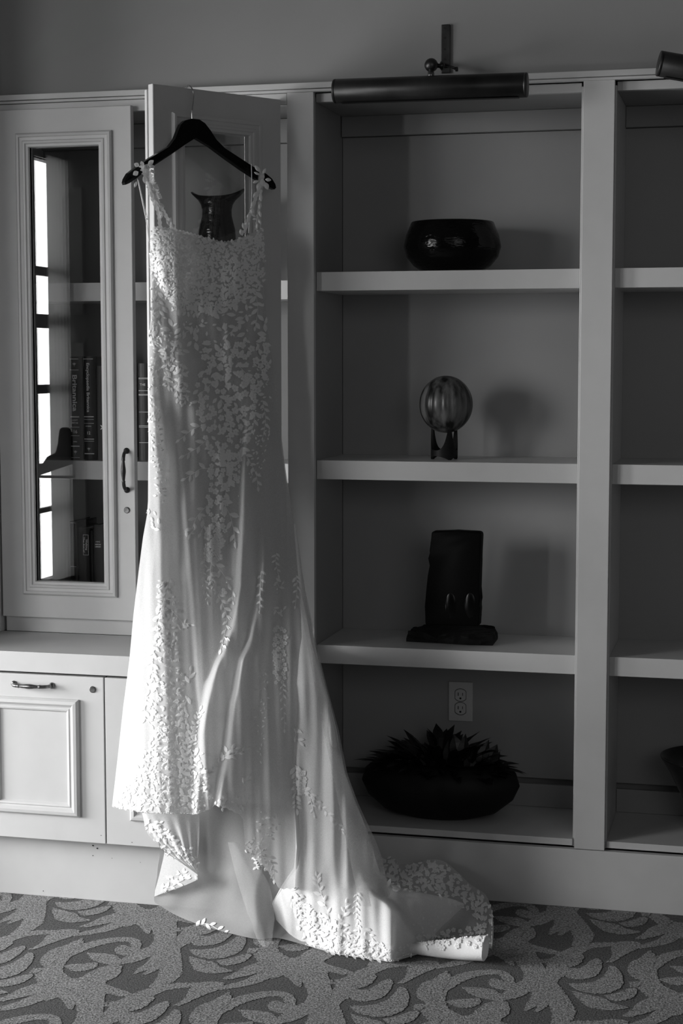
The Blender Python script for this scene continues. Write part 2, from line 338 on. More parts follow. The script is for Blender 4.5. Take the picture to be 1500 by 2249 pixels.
def doorT(hx, sgn, ang):
    # direction from hinge: (sgn*cos, -sin); outward normal for closed door is -Y, turned with the door
    ca, sa = math.cos(ang), math.sin(ang)
    D = np.array([sgn*ca, -sa]); N = np.array([-sgn*sa, -ca])           # outward
    def T(p):
        u, d, z = p; q = D*u - N*d; return (hx+q[0], -.001+q[1], z)
    return T
WD = .405
def make_door(T, u0):
    """panel between depth -.02 (outer) and 0; u measured from hinge"""
    bm = bmesh.new(); o0, o1 = u0, WD; i0, i1 = .108, .316; zi0, zi1 = .826, 2.028
    def rg(d, a, b, c, e): return [bm.verts.new(T(p)) for p in ((a, d, c), (b, d, c), (b, d, e), (a, d, e))]
    q = .0014; L_ = [rg(0, i0, i1, zi0, zi1), rg(0, o0, o1, ZD0, ZD1), rg(-.02+q, o0, o1, ZD0, ZD1), rg(-.02, o0+q, o1-q, ZD0+q, ZD1-q), rg(-.02, i0, i1, zi0, zi1)]
    for A_, B_ in zip(L_, L_[1:]+L_[:1]):
        for k in range(4): bm.faces.new((A_[k], A_[(k+1) % 4], B_[(k+1) % 4], B_[k]))
    d = bmo('door', bm, P_, uc)
    frame('door_moulding', .069, .350, .789, 2.066, [(a, b-.02) for a, b in prof], P_, d, T)
    bm = bmesh.new(); box(bm, i0-.0, i1+.0, -.006, -.002, zi0, zi1, T); bmo('glass_pane', bm, M['glass'], d)
    return d
def pull(name, P, Nn, along, L, parent, m):
    """bow pull: P centre on face, Nn outward, along axis"""
    P = Vector(P); Nn = Vector(Nn).normalized(); A = Vector(along).normalized(); bm = bmesh.new()
    pts = []; rad = []
    for k in range(41):
        u = -1+k/20; h = .026*(1-abs(u)**5)**.5 if abs(u) < 1 else 0
        r = .0042+.0026*math.exp(-(u/.3)**2)-.0006*math.exp(-((abs(u)-.5)/.06)**2)+.0016*math.exp(-((abs(u)-.55)/.03)**2)+.0006*(abs(u) > .6)
        pts.append(P+A*u*L/2+Nn*h); rad.append(r)
    tube(bm, pts, rad, 14)
    for s in (-1, 1):
        c = P+A*s*L/2; tube(bm, [c-Nn*.001, c+Nn*.002, c+Nn*.004, c+Nn*.006], [.0085, .0085, .0065, .004], 16)
    return bmo(name, bm, m, parent, True)
def lock(P, Nn, parent):
    P = Vector(P); Nn = Vector(Nn).normalized(); bm = bmesh.new()
    tube(bm, [P, P+Nn*.0015, P+Nn*.003, P+Nn*.0032, P+Nn*.0022], [.0088, .0088, .0072, .0062, .0055], 24)
    k = bmo('lock', bm, M['pewter'], parent); bm = bmesh.new(); up = Vector((0, 0, 1))
    c = P+Nn*.0024; tube(bm, [c, c+Nn*.0004], .0021, 12); side = Nn.cross(up)
    vs = [c+Nn*.0004+side*a*.0009+up*b for a, b in ((-1, -.0048), (1, -.0048), (1, 0), (-1, 0))]; bm.faces.new([bm.verts.new(v) for v in vs])
    bmo('keyhole', bm, M['slot'], parent)
TL = doorT(-.910, 1, 0.0); dl = make_door(TL, .003); dl['label'] = 'closed left door with glass pane'
pull('pull_handle', (-.5285, -.0212, 1.143), (0, -1, 0), (0, 0, 1), .108, dl, M['bronze']); lock((-.5295, -.0211, 1.033), (0, -1, 0), dl)
ANG = math.radians(53.6)
TR = doorT(-.100, -1, ANG); dr = make_door(TR, .003); dr['label'] = 'open right door seen from its outer face'
bm = bmesh.new(); box(bm, .384, .398, .0003, .012, ZD0+.01, ZD1-.012, TR); box(bm, .340, .402, .0122, .022, ZD0+.01, ZD1-.010, TR, .001); bmo('astragal', bm, P_, dr)
bm = bmesh.new()
for z in (2.0, 1.45, .85):
    bm = bmesh.new(); box(bm, .0, .03, .0003, .009, z-.03, z+.03, TR); bmo('hinge', bm, M['pewter'], dr)
DN = np.array([math.sin(ANG), -math.cos(ANG)]); DD = np.array([-math.cos(ANG), -math.sin(ANG)]); H0 = np.array([-.100, -.001])
def atD(x, y, off):
    """point of the pixel ray on the plane parallel to the open door, off metres in front of its outer face"""
    d = ray(x, y); q = H0+DN*(.02+off); n3 = np.array([DN[0], DN[1], 0]); return CP+d*((np.array([q[0], q[1], 0])-CP)@n3/(d@n3))

# ------------------------------------------------------------------ lower cabinet and worktop
FY = -.31
lc = thing('base_cabinet', 'cream base cabinet with panelled doors under the left worktop', 'cabinet')
bx('toe_board', -1.35, -.03, -.25, -.23, 0, .19, P_, lc); bx('carcass', -1.35, -.0405, -.229, -.0015, .02, .617, Q_, lc)
bx('front_frame', -1.35, -.045, -.289, -.2295, .186, .622, M['slot'], lc, bev=0)
bx('end_panel', -.04, -.0301, -.289, -.0005, 0, .622, P_, lc)
prof2 = [(0, 0), (0, -.006), (.005, -.0125), (.013, -.0135), (.017, -.010), (.020, -.0068), (.024, -.0060), (.027, -.0078), (.031, -.0068), (.034, -.002), (.036, .0005)]
for k, (x0, x1) in enumerate(((-.885, -.4885), (-.4845, -.088), (-1.285, -.889))):
    d = bx('door', x0, x1, FY, -.2895, .176, .6195, P_, lc)
    frame('door_moulding', x0+.068, x1-.069, .244, .558, [(a, b+FY) for a, b in prof2], P_, d, I)
    xm = (x0+x1)/2
    pull('pull_handle', (xm, FY-.0005, .592), (0, -1, 0), (1, 0, .0), .108, d, M['pewter']); lock((x1-.030, FY-.0004, .587), (0, -1, 0), d)
wt = bx('worktop', -1.35, -.031, -.312, -.0005, .6255, .679, P_, bev=.0015); tag(wt, 'cream worktop projecting in front of the glazed cabinet', 'worktop')
# paint chips on the toe board
bm = bmesh.new()
for (x, y, r) in ((204, 1857, 2.2), (214, 1863.5, 2.0), (204, 1879, 1.3), (222, 1835, .9), (290, 1850, 1), (95, 1957, 1.3), (246, 1885, .8), (308, 1894, .8)):
    Yp = -.2506 if y > 1855 else FY-.0006; c = atY(x, y, Yp); n = 7; r *= .00115
    vs = [bm.verts.new((c[0]+r*1.4*math.cos(a)*random.uniform(.6, 1.2), Yp, c[2]+r*math.sin(a)*random.uniform(.6, 1.2))) for a in [2*math.pi*i/n for i in range(n)]]; bm.faces.new(vs)
ch = bmo('paint_chips', bm, M['slot'], lc); ch['kind'] = 'stuff'

# ------------------------------------------------------------------ things on the shelves
def lz(name, prof, c, m, **k):
    bm = bmesh.new(); lathe(bm, prof, c, **k); return bmo(name, bm, m, None, True)
# wide bowl
c = (.344, .165, 1.6805)
b = lz('bowl', [(.05, 0), (.076, .0), (.104, .018), (.124, .042), (.132, .070), (.126, .100), (.112, .134), (.110, .136), (.107, .134), (.121, .100), (.126, .070), (.118, .045), (.09, .018), (0, .010)], c, M['hammer'], n=72)
tag(b, 'wide black glazed bowl with inward rim on the top shelf', 'bowl')
# globe on legs
g = thing('globe', 'dark striped wooden globe ornament on an arched stand', 'globe')
bm = bmesh.new(); n = 96; rings = []; gc = atY(979.5, 888, .135); RG = .0725
for j in range(1, 40):
    ph = math.pi*j/40; ring = []
    for k in range(n):
        a = 2*math.pi*k/n; rib = 1-.045*math.sin(ph)*(abs(math.cos(a*8))**5)-.006*math.exp(-((ph-math.pi/2+.1)/.012)**2)
        ring.append(bm.verts.new((gc[0]+RG*rib*math.sin(ph)*math.cos(a), gc[1]+RG*rib*math.sin(ph)*math.sin(a), gc[2]+RG*1.07*math.cos(ph))))
    rings.append(ring)
for r1, r2 in zip(rings, rings[1:]):
    for k in range(n): bm.faces.new((r1[k], r1[(k+1) % n], r2[(k+1) % n], r2[k]))
bm.faces.new(rings[0]); bm.faces.new(rings[-1][::-1])
bmo('sphere', bm, M['globe'], g, True)
bm = bmesh.new(); n = 120; V1 = []
zb0 = 1.1762; ztop = gc[2]-.060; rs = .0365
for k in range(n):
    a = 2*math.pi*k/n; dg_ = math.degrees(a); lg_ = (32, 170, 307, 392); dd_ = dg_ if dg_ >= 32 else dg_+360
    g0_, g1_ = [(p, q) for p, q in zip(lg_, lg_[1:]) if p <= dd_ <= q][0]; ph = (dd_-g0_)/(g1_-g0_)*2-1      # legs at ph=+-1
    zt = zb0+.026+(ztop-zb0-.026)*max(0, (abs(ph)-.05)/.85)**2.8 if abs(ph) < .90 else ztop
    zl = zb0+.010*(1-(ph/.90)**2) if abs(ph) < .90 else zb0
    V1.append([bm.verts.new((gc[0]+-.004+r*math.cos(a), gc[1]+r*math.sin(a), z)) for r, z in ((rs, zl), (rs, zt), (rs-.005, zt), (rs-.005, zl))])
for k in range(n):
    A, B = V1[k], V1[(k+1) % n]
    for i in range(4): bm.faces.new((A[i], B[i], B[(i+1) % 4], A[(i+1) % 4]))
bmo('arched_stand', bm, M['pot'], g)
# stone slab on a rough base
st = thing('stone_sculpture', 'upright black stone slab on a rough flat base', 'sculpture')
def slabmesh(bm, pts, Yc, th, f=lambda x, z: 0):
    P = [atY(x, y, Yc) for x, y in pts]; a = [bm.verts.new((p[0], Yc-th/2, p[2])) for p in P]; b = [bm.verts.new((p[0], Yc+th/2, p[2])) for p in P]; n = len(P)
    f1 = bm.faces.new(a); f2 = bm.faces.new(b[::-1])
    for i in range(n): bm.faces.new((a[i], b[i], b[(i+1) % n], a[(i+1) % n]))
    bmesh.ops.bevel(bm, geom=[e for e in bm.edges], offset=.005, segments=3, affect='EDGES', profile=.5)
bm = bmesh.new(); slabmesh(bm, [(951, 1166), (1004, 1164.5), (1056, 1167), (1060, 1172), (1057, 1230), (1055, 1290), (1053, 1315), (1057, 1335), (1055, 1352), (1054.5, 1373), (937, 1370), (936.5, 1330), (940, 1290), (943, 1262), (947, 1240), (948, 1224), (946, 1208), (949, 1190)], .11, .045)
sb = bmo('slab', bm, M['stone'], st, True)
bm = bmesh.new()
for x in (990, 1033): # two smooth lobes
    p = atY(x, 1330, .09); m4 = Matrix.Translation(Vector(p)) @ Matrix.Diagonal((.017, .005, .040, 1)); bmesh.ops.create_uvsphere(bm, u_segments=28, v_segments=18, radius=1, matrix=m4)
bmo('lobe', bm, M['polished'], st, True)
bm = bmesh.new(); z0 = .6713
pts = [(892, 1409), (903, 1402), (915, 1397), (932, 1393), (985, 1392), (1050, 1394), (1070, 1396), (1086, 1400), (1093, 1404), (1082, 1418), (1030, 1417), (960, 1412.5)]
lo = [bm.verts.new(tuple(atZ(x, y, z0))) for x, y in pts]; hi = []
for i, (x, y) in enumerate(pts): p = atZ(x, y, z0); hi.append(bm.verts.new((p[0]*.96+.35*.04, p[1]+.006, z0+.029+.003*math.sin(i*2.1))))
n = len(pts); bm.faces.new(lo[::-1]); bm.faces.new(hi)
for i in range(n): bm.faces.new((lo[i], lo[(i+1) % n], hi[(i+1) % n], hi[i]))
bmesh.ops.triangulate(bm, faces=bm.faces[:]); bmesh.ops.subdivide_edges(bm, edges=bm.edges[:], cuts=3, use_grid_fill=True)
for v in bm.verts:
    if v.co.z > z0+.002: v.co += Vector((rng.uniform(-1, 1), rng.uniform(-1, 1), rng.uniform(-1, .5)))*.0022
bmo('rough_base', bm, M['roughstone'], st)
# dark planter with foliage, bottom of the bay
pl = thing('planter', 'dark squat round planter with spiky dark foliage below the outlet', 'planter')
pc = (.318, .165, .1815)
bm = bmesh.new(); lathe(bm, [(.09, 0), (.10, 0), (.16, .018), (.205, .055), (.222, .092), (.212, .125), (.18, .150), (.15, .158), (.146, .152), (.14, .14), (0, .135)], pc, n=64, sy=.58); bmo('pot', bm, M['pot'], pl, True)
def blade(L, w):
    """broad pointed leaf, folded along the middle, arching"""
    V = []; Fc = []
    for i in range(7):
        u = i/6; ww = w*math.sin(math.pi*min(1, u*.9+.08))**.8*(1-u**6); zz = L*u*.85; yy = L*.25*u*u
        V += [(-ww, yy-.25*ww, zz), (0, yy, zz), (ww, yy-.25*ww, zz)]
    for i in range(6):
        k = i*3; Fc += [(k, k+1, k+4, k+3), (k+1, k+2, k+5, k+4)]
    me = bpy.data.meshes.new('leaf'); me.from_pydata(V, [], Fc); me.materials.append(M['leafd']); return me
blades = [blade(.085, .016), blade(.07, .020), blade(.10, .012)]
for i in range(170):
    a = rng.uniform(0, 2*math.pi); r = math.sqrt(rng.uniform(0, 1)); hump = 1-r
    o = bpy.data.objects.new('leaf', blades[i % 3]); COL.objects.link(o); o.parent = pl
    cx = pc[0]+.175*r*math.cos(a); cy = pc[1]+.09*r*math.sin(a); cz = pc[2]+.128+.060*hump+rng.uniform(-.005, .01)
    o.matrix_world = Matrix.Translation((cx, cy, cz)) @ Matrix.Rotation(a-math.pi/2, 4, 'Z') @ Matrix.Rotation(-(.25+1.05*r+rng.uniform(-.2, .2)), 4, 'X') @ Matrix.Scale(rng.uniform(.7, 1.1), 4)
    tp_ = o.matrix_world @ Vector((0, .024, .082))
    if tp_.y > .30 or tp_.y < -.01: bpy.data.objects.remove(o)
for k, (x, y, s) in enumerate(((988, 1640, 1.0), (1005, 1625, 1.15), (1018, 1628, 1.0), (1034, 1632, .9), (1052, 1640, 1.05), (1068, 1640, 1.1), (1075, 1655, .9), (958, 1640, .9), (925, 1650, .8), (940, 1648, .9), (1088, 1672, .8), (1062, 1655, 1), (1000, 1650, 1), (1030, 1655, 1))):
    p = atY(x, y, .16); o = bpy.data.objects.new('leaf', blades[k % 2]); COL.objects.link(o); o.parent = pl
    o.matrix_world = Matrix.Translation((p[0], p[1], p[2]-.055)) @ Matrix.Rotation(rng.uniform(-.7, .7), 4, 'Z') @ Matrix.Rotation((x-1015)/150+rng.uniform(-.1, .1), 4, 'Y') @ Matrix.Scale(s, 4)
# tapered bowl right
b = lz('bowl', [(.035, 0), (.05, 0), (.06, .02), (.095, .10), (.128, .165), (.150, .200), (.152, .206), (.148, .206), (.122, .165), (.088, .10), (.05, .03), (0, .022)], (1.072, .165, .1815), M['blackcer'], n=64)
tag(b, 'tall black bowl flaring to a thin rim in the lowest right bay', 'bowl')
# outlet
ox, oz = .3126, .529; ol = thing('wall_outlet', 'ivory double socket outlet on the back of the lowest bay', 'outlet')
bx('cover_plate', ox, ox+.070, BD-.006, BD-.0005, oz-.114, oz, M['plate'], ol, bev=.002)
for dz in (-.038, -.077):
    bm = bmesh.new(); cx, cz = ox+.035, oz+dz; nn = 40; a0 = []; b0 = []
    for k in range(nn):
        a = 2*math.pi*k/nn; x = max(-.0145, min(.0145, .0175*math.cos(a))); z = .0165*math.sin(a)
        a0.append(bm.verts.new((cx+x, BD-.0075, cz+z))); b0.append(bm.verts.new((cx+x*1.08, BD-.006, cz+z*1.08)))
    bm.faces.new(a0)
    for k in range(nn): bm.faces.new((a0[k], a0[(k+1) % nn], b0[(k+1) % nn], b0[k]))
    rc = bmo('receptacle', bm, M['plate'], ol)
    bm = bmesh.new(); box(bm, cx-.0075, cx-.0053, BD-.0079, BD-.0076, cz-.002, cz+.0075); box(bm, cx+.0053, cx+.0072, BD-.0079, BD-.0076, cz-.001, cz+.007)
    tube(bm, [(cx, BD-.0079, cz-.009), (cx, BD-.0076, cz-.009)], .003, 12); bmo('slot', bm, M['slot'], rc)
    bm = bmesh.new()
    for s in (.0192, ):
        ring = [[bm.verts.new((cx+max(-.0145*q, min(.0145*q, .0175*q*math.cos(2*math.pi*k/nn))), BD-.0062, cz+.0165*q*math.sin(2*math.pi*k/nn))) for k in range(nn)] for q in (1.09, 1.17)]
        for k in range(nn): bm.faces.new((ring[0][k], ring[0][(k+1) % nn], ring[1][(k+1) % nn], ring[1][k]))
    bmo('seam', bm, M['slot'], rc)
# vase behind the open door
bm = bmesh.new(); vc = np.array(atY(477, 560, .17)); vz = 1.6645; zv = lambda y: atY(477, y, .17)[2]; sc = (atY(577, 500, .17)[0]-atY(477, 500, .17)[0])/100
rowsv = [(588, 30), (575, 34), (550, 38.5), (525, 40), (505, 39), (490, 35.5), (475, 32), (462, 31.5), (450, 34), (440, 40)]
n = 64; rings = []
for y, r in rowsv: rings.append([bm.verts.new((vc[0]+r*sc*math.cos(2*math.pi*k/n), vc[1]+r*sc*.85*math.sin(2*math.pi*k/n), max(vz, zv(y+7 if y > 580 else y)))) for k in range(n)])
for rr, yy, lift, ys in ((49, 434, 4, .62), (56, 429, 7, .5), (59.5, 425, 8, .45), (56, 424, 7, .42), (46, 430, 5, .5), (33, 440, 2, .75)):
    rings.append([bm.verts.new((vc[0]+rr*sc*math.cos(2*math.pi*k/n)*(1+.04*math.cos(2*math.pi*k/n)), vc[1]+rr*sc*ys*math.sin(2*math.pi*k/n), zv(yy+5*abs(math.sin(2*math.pi*k/n))-lift*(abs(math.cos(2*math.pi*k/n))**3-.4)-4*max(0, math.cos(2*math.pi*k/n))**4))) for k in range(n)])
for A, B in zip(rings, rings[1:]):
    for k in range(n): bm.faces.new((A[k], A[(k+1) % n], B[(k+1) % n], B[k]))
bm.faces.new(rings[0][::-1])
v = bmo('vase', bm, M['hammer'], None, True); tag(v, 'black hammered vase with winged lip seen through the open glass door', 'vase')

# ------------------------------------------------------------------ books behind the left glass
def text(parent, s, cx, cz, y, h, rot=True, wide=None, m=None):
    cu = bpy.data.curves.new('spine_lettering', 'FONT'); cu.body = s; cu.size = h; cu.align_x = 'CENTER'; cu.align_y = 'CENTER'; cu.offset = h*.022; cu.resolution_u = 3
    t = bpy.data.objects.new('tmp', cu); COL.objects.link(t); dg = bpy.context.evaluated_depsgraph_get(); me = bpy.data.meshes.new_from_object(t.evaluated_get(dg)); bpy.data.objects.remove(t)
    co = np.array([v.co[:] for v in me.vertices]); sx = wide/(co[:, 0].max()-co[:, 0].min()) if wide else 1
    for v in me.vertices:
        a, b = v.co.x*sx, v.co.y
        v.co = (cx+b, y, cz-a) if rot else (cx+a, y, cz+b)
    me.materials.clear(); return link('spine_lettering', me, m or M['foil'], parent)
def book(x0, x1, z0, z1, y0, dp, m, label, group):
    t = thing('book', label, 'book', group=group); w = x1-x0
    bm = bmesh.new(); prf = []; n = 10
    for k in range(n+1): a = math.pi*k/n; prf.append((x0+w/2-w/2*math.cos(a), y0+.006-.006*math.sin(a)))
    prf += [(x1, y0+dp), (x1-.003, y0+dp), (x1-.003, y0+.012), (x0+.003, y0+.012), (x0+.003, y0+dp), (x0, y0+dp)]
    a = [bm.verts.new((p[0], p[1], z0)) for p in prf]; b = [bm.verts.new((p[0], p[1], z1)) for p in prf]; N = len(prf)
    for i in range(N): bm.faces.new((a[i], a[(i+1) % N], b[(i+1) % N], b[i]))
    bm.faces.new(a[::-1]); bm.faces.new(b); bm.normal_update(); bmesh.ops.triangulate(bm, faces=bm.faces[:], ngon_method='EAR_CLIP')
    bmo('cover', bm, m, t); bx('page_block', x0+.0035, x1-.0035, y0+.013, y0+dp-.004, z0+.003, z1-.004, M['page'], t, bev=0)
    return t
def bands(t, x0, x1, y, zs):
    bm = bmesh.new()
    for z, h in zs: box(bm, x0+.003, x1-.003, y-.0004, y+.0004, z-h/2, z+h/2)
    o = bmo('spine_bands', bm, M['foil'], t); return o
def emblem(t, cx, cz, y, s):
    bm = bmesh.new()
    def fan(P): bm.faces.new([bm.verts.new((cx+a*s, y, cz+b*s)) for a, b in P])
    fan([(-.28, -.1), (.28, -.1), (.36, .3), (.2, .7), (-.2, .7), (-.36, .3)]); fan([(-.07, -.12), (-.05, -1), (.05, -1), (.07, -.12)])
    for q in (-1, 1): fan([(q*.1, -.35), (q*.55, -.15), (q*.8, .25), (q*.9, .75), (q*.62, .3), (q*.4, .0)][::q])
    bmo('spine_emblem', bm, M['foil'], t)
yb = .145; zsh = 1.1595; gB = 'dark encyclopedia volumes on the glazed shelf'
def zpx(y): return atY(170, y, yb)[2]
X = lambda px: atY(px, 900, yb)[0]
t = book(X(153), X(181), zsh, zpx(783), yb, .15, M['book'], 'black encyclopedia volume with large white title and number 16', gB)
xc = X(164.5); yy = yb-.0009
text(t, 'Britannica', xc, zpx(863), yy, .0195, True, abs(zpx(823)-zpx(903))); text(t, '16', xc, zpx(948.5), yy, .0135, False)
bands(t, X(153), X(176), yy, [(zpx(788.5), .0018), (zpx(812.5), .0015), (zpx(915.5), .003), (zpx(938), .0013), (zpx(957), .0013), (zpx(980), .0028), (zpx(1005), .0013)])
text(t, 'LIGHT', xc, zpx(923), yy, .006, False); text(t, 'METAB', xc, zpx(929), yy, .006, False); text(t, 'Index', xc, zpx(970), yy, .005, False)
emblem(t, xc, zpx(800), yy, .0062); emblem(t, xc, zpx(993), yy, .0062)
t = book(X(182.5), X(211), zsh, zpx(783), yb, .15, M['book'], 'black encyclopedia volume with small white title and number 12', gB); xc = X(194)
text(t, 'Encyclopaedia Britannica', xc, zpx(851), yy, .0125, True, abs(zpx(797)-zpx(905))); text(t, '12', xc, zpx(951), yy, .012, False)
bands(t, X(182.5), X(208), yy, [(zpx(788.5), .0016), (zpx(915), .0025), (zpx(921), .001), (zpx(929.5), .001), (zpx(964), .0022), (zpx(968.5), .001), (zpx(996), .0024)])
emblem(t, xc, zpx(986), yy, .0058); text(t, 'HYDRO', xc, zpx(936), yy, .005, False)
t = book(X(212), X(236), zsh, zpx(803), yb, .15, M['bookg'], 'grey cloth book with a small white mark on its spine', gB)
bm = bmesh.new(); cx, cz = X(222.5), zpx(938)
for s in (-1, 1): bm.faces.new([bm.verts.new((cx+a*.0042, yy, cz+b*.0065*s)) for a, b in ((-1, 1), (.2, .9), (1, 0), (.1, .1))])
bmo('spine_mark', bm, M['foil'], t)
t = book(X(301), X(334), zsh, zpx(798), yb, .15, M['book'], 'black volume with pale bands seen in the gap between the doors', gB)
bands(t, X(303), X(332), yy, [(atY(315, y, yb)[2], .0014) for y in (830, 832, 858, 866, 868, 905, 935, 938, 972)]); text(t, 'THE', X(314), atY(315, 845, yb)[2], yy, .009, False)
# black figurine on a narrow ledge by the far window, seen only as a reflection in the glass
bm = bmesh.new(); P2 = [(152, 1020), (80, 1045), (84, 1032), (104, 1003), (122, 994), (127, 975), (130, 945), (136, 939), (146, 942), (151, 955)]
def refl(px, py, dist):   # where the mirror ray of this glass point lies, dist metres into the room
    p = atY(px, py, -.005); d = ray(px, py); t = dist/d[1]; return (p[0]+d[0]*t, -.005-dist, p[2]+d[2]*t)
P3 = [refl(x, y, 5.3) for x, y in P2]; zlo = min(p[2] for p in P3)
a = [bm.verts.new(p) for p in P3]; r = bmesh.ops.extrude_face_region(bm, geom=[bm.faces.new(a)])
for v in [e for e in r['geom'] if isinstance(e, bmesh.types.BMVert)]: v.co.y -= .06
bmesh.ops.recalc_face_normals(bm, faces=bm.faces[:]); tag(bmo('figurine', bm, M['roughstone']), 'small black figurine by the far window, seen as a dark reflection', 'figurine')
tag(bx('ledge', XL, max(p[0] for p in P3)+.01, -5.375, -5.295, zlo-.012, zlo-.0005, M['roughstone']), 'narrow black ledge under the figurine by the far window', 'shelf')
# lower shelf books
gL = 'books on the lowest glazed shelf'
X2 = lambda px: atY(px, 1250, yb)[0]
Z2 = lambda y: atY(180, y, yb)[2]
zlow = .725; bx('deck', -.911, -.053, .0215, BD, .70, zlow-.0003, P_, uc)
t = book(X2(153), X2(170), zlow, Z2(1146), yb, .15, M['book'], 'thin black book leaning nearest the glass edge on the lowest shelf', gL)
bands(t, X2(154), X2(170), yy, [(Z2(1149), .001), (Z2(1245), .001)])
t = book(X2(171), X2(197), zlow, Z2(1160), yb, .15, M['bookg'], 'dark grey book with a framed title panel on the lowest shelf', gL)
fm = bmesh.new(); xa, xb, za, zb = X2(183.5), X2(195.5), Z2(1219), Z2(1174)
for (q0, q1_, r0, r1) in ((xa, xb, za, za+.0012), (xa, xb, zb-.0012, zb), (xa, xa+.0012, za, zb), (xb-.0012, xb, za, zb)): box(fm, q0, q1_, yy-.0003, yy, r0, r1)
bmo('title_frame', fm, M['foil'], t); text(t, 'The Art of', X2(185), Z2(1196), yy, .008, True, .045); text(t, 'Walking', X2(191), Z2(1196), yy, .009, True, .032)
t = book(X2(205), X2(236), zlow, Z2(1153), yb, .15, M['bookg'], 'wide dark grey book with three printed lines on its spine', gL)
for s, y in (('A B C', 1189), ('AMERICAN', 1195), ('LIBRARY', 1200)): text(t, s, X2(216), Z2(y), yy, .0055, False, .018 if len(s) > 5 else .014)
book(X2(198), X2(204.5), zlow, Z2(1165), yb, .13, M['book'], 'slim black book between the two grey books', gL)

# ------------------------------------------------------------------ picture lamps
def lamp(A, B, label, mount=None):
    t = thing('picture_lamp', label, 'lamp', group='picture lamps above the bookcase'); A = np.array(A); B = np.array(B); ax = (B-A)/np.linalg.norm(B-A)
    R_ = .0305; bm = bmesh.new(); n = 40; rings = []
    up = np.array([0, 0, 1.])-ax*ax[2]; up /= np.linalg.norm(up); sd = np.cross(ax, up)
    L = np.linalg.norm(B-A)
    for u, r in ((0, 0), (0, R_-.0015), (.0015, R_), (.006, R_), (.0065, R_-.0006), (.0075, R_-.0006), (.008, R_), (L-.008, R_), (L-.0075, R_-.0006), (L-.0065, R_-.0006), (L-.006, R_), (L-.0015, R_), (L, R_-.0015), (L, 0)):
        rings.append([bm.verts.new(tuple(A+ax*u+(up*math.cos(q)+sd*math.sin(q))*max(r, .0001))) for q in [2*math.pi*k/n for k in range(n)]])
    for a, b in zip(rings, rings[1:]):
        for k in range(n): bm.faces.new((a[k], a[(k+1) % n], b[(k+1) % n], b[k]))
    bmo('shade', bm, M['lampm'], t, False)
    for p in t.children[0].data.polygons: p.use_smooth = True
    bm = bmesh.new()                                    # dark slot the light comes out of, underneath
    lo = [A+ax*(.02), A+ax*(L-.02)]; q = [bm.verts.new(tuple(p-up*(R_+.0004)+sd*s*.011)) for p in lo for s in (-1, 1)]; bm.faces.new((q[0], q[1], q[3], q[2])); bmo('light_slot', bm, M['slot'], t)
    return t, R_, up, ax
ly = -.135
t, R_, up, ax = lamp(atY(733.5, 200.5, ly), atY(1158.5, 186.5, ly), 'long tubular bronze picture lamp over the middle bookcase bay')
jb = atY(947, 143, ly+.02); top = np.array(atY(946, 170, ly)); 
bm = bmesh.new(); tube(bm, [tuple(top), tuple(top+(jb-top)*.35), tuple(top+(jb-top)*.36), tuple(jb)], [.0082, .0082, .006, .006], 16); bmo('neck', bm, M['pewter'], t, True)
bm = bmesh.new(); bmesh.ops.create_uvsphere(bm, u_segments=32, v_segments=20, radius=.0172, matrix=Matrix.Translation(Vector(jb))); bmo('ball_joint', bm, M['bronze'], t, True)
px = atY(978, 145, .006); bm = bmesh.new()
tube(bm, [tuple(jb), (jb[0]+.02, jb[1]+.01, jb[2]-.001), (jb[0]+.024, jb[1]+.012, jb[2]-.001), (jb[0]+.026, jb[1]+.014, jb[2]), (px[0]-.002, -.02, px[2]), (px[0], .004, px[2])], [.0055, .0055, .0115, .006, .006, .006], 14); bmo('arm', bm, M['bronze'], t, True)
kb = atY(1003, 152, -.04); bm = bmesh.new(); tube(bm, [(px[0], -.035, px[2]), tuple(kb)], .0035, 10); tube(bm, [(kb[0]-.003, kb[1], kb[2]), (kb[0]+.003, kb[1], kb[2])], .006, 12); bmo('clamp_screw', bm, M['bronze'], t, True)
p0 = atY(969, 54, .004); p1 = atY(988, 160, .004)
bk = bx('bracket_bar', p0[0], p1[0], .003, .0115, p1[2], p0[2], M['bronze'], t, bev=.002); bm = bmesh.new()
for y in (62, 83, 108, 130): c = atY(977, y, .0025); tube(bm, [(c[0], .0022, c[2]), (c[0], .0029, c[2])], .0032, 12)
bmo('screw_hole', bm, M['slot'], bk)
A = np.array(atY(1446, 139, -.16)); B = A+np.array([.46, .10, -.085]); t, R_, up, ax = lamp(A, B, 'second black tubular picture lamp, tilted, cut off at the right edge')
m_ = (A+B)/2; bm = bmesh.new(); tube(bm, [tuple(m_+up*.03), tuple(m_+up*.06), (m_[0]+.02, .004, m_[2]+.06)], .006, 12); bmo('arm', bm, M['bronze'], t, True)
bx('bracket_bar', m_[0]+.008, m_[0]+.034, .003, .0115, m_[2]+.045, m_[2]+.20, M['bronze'], t, bev=.002)

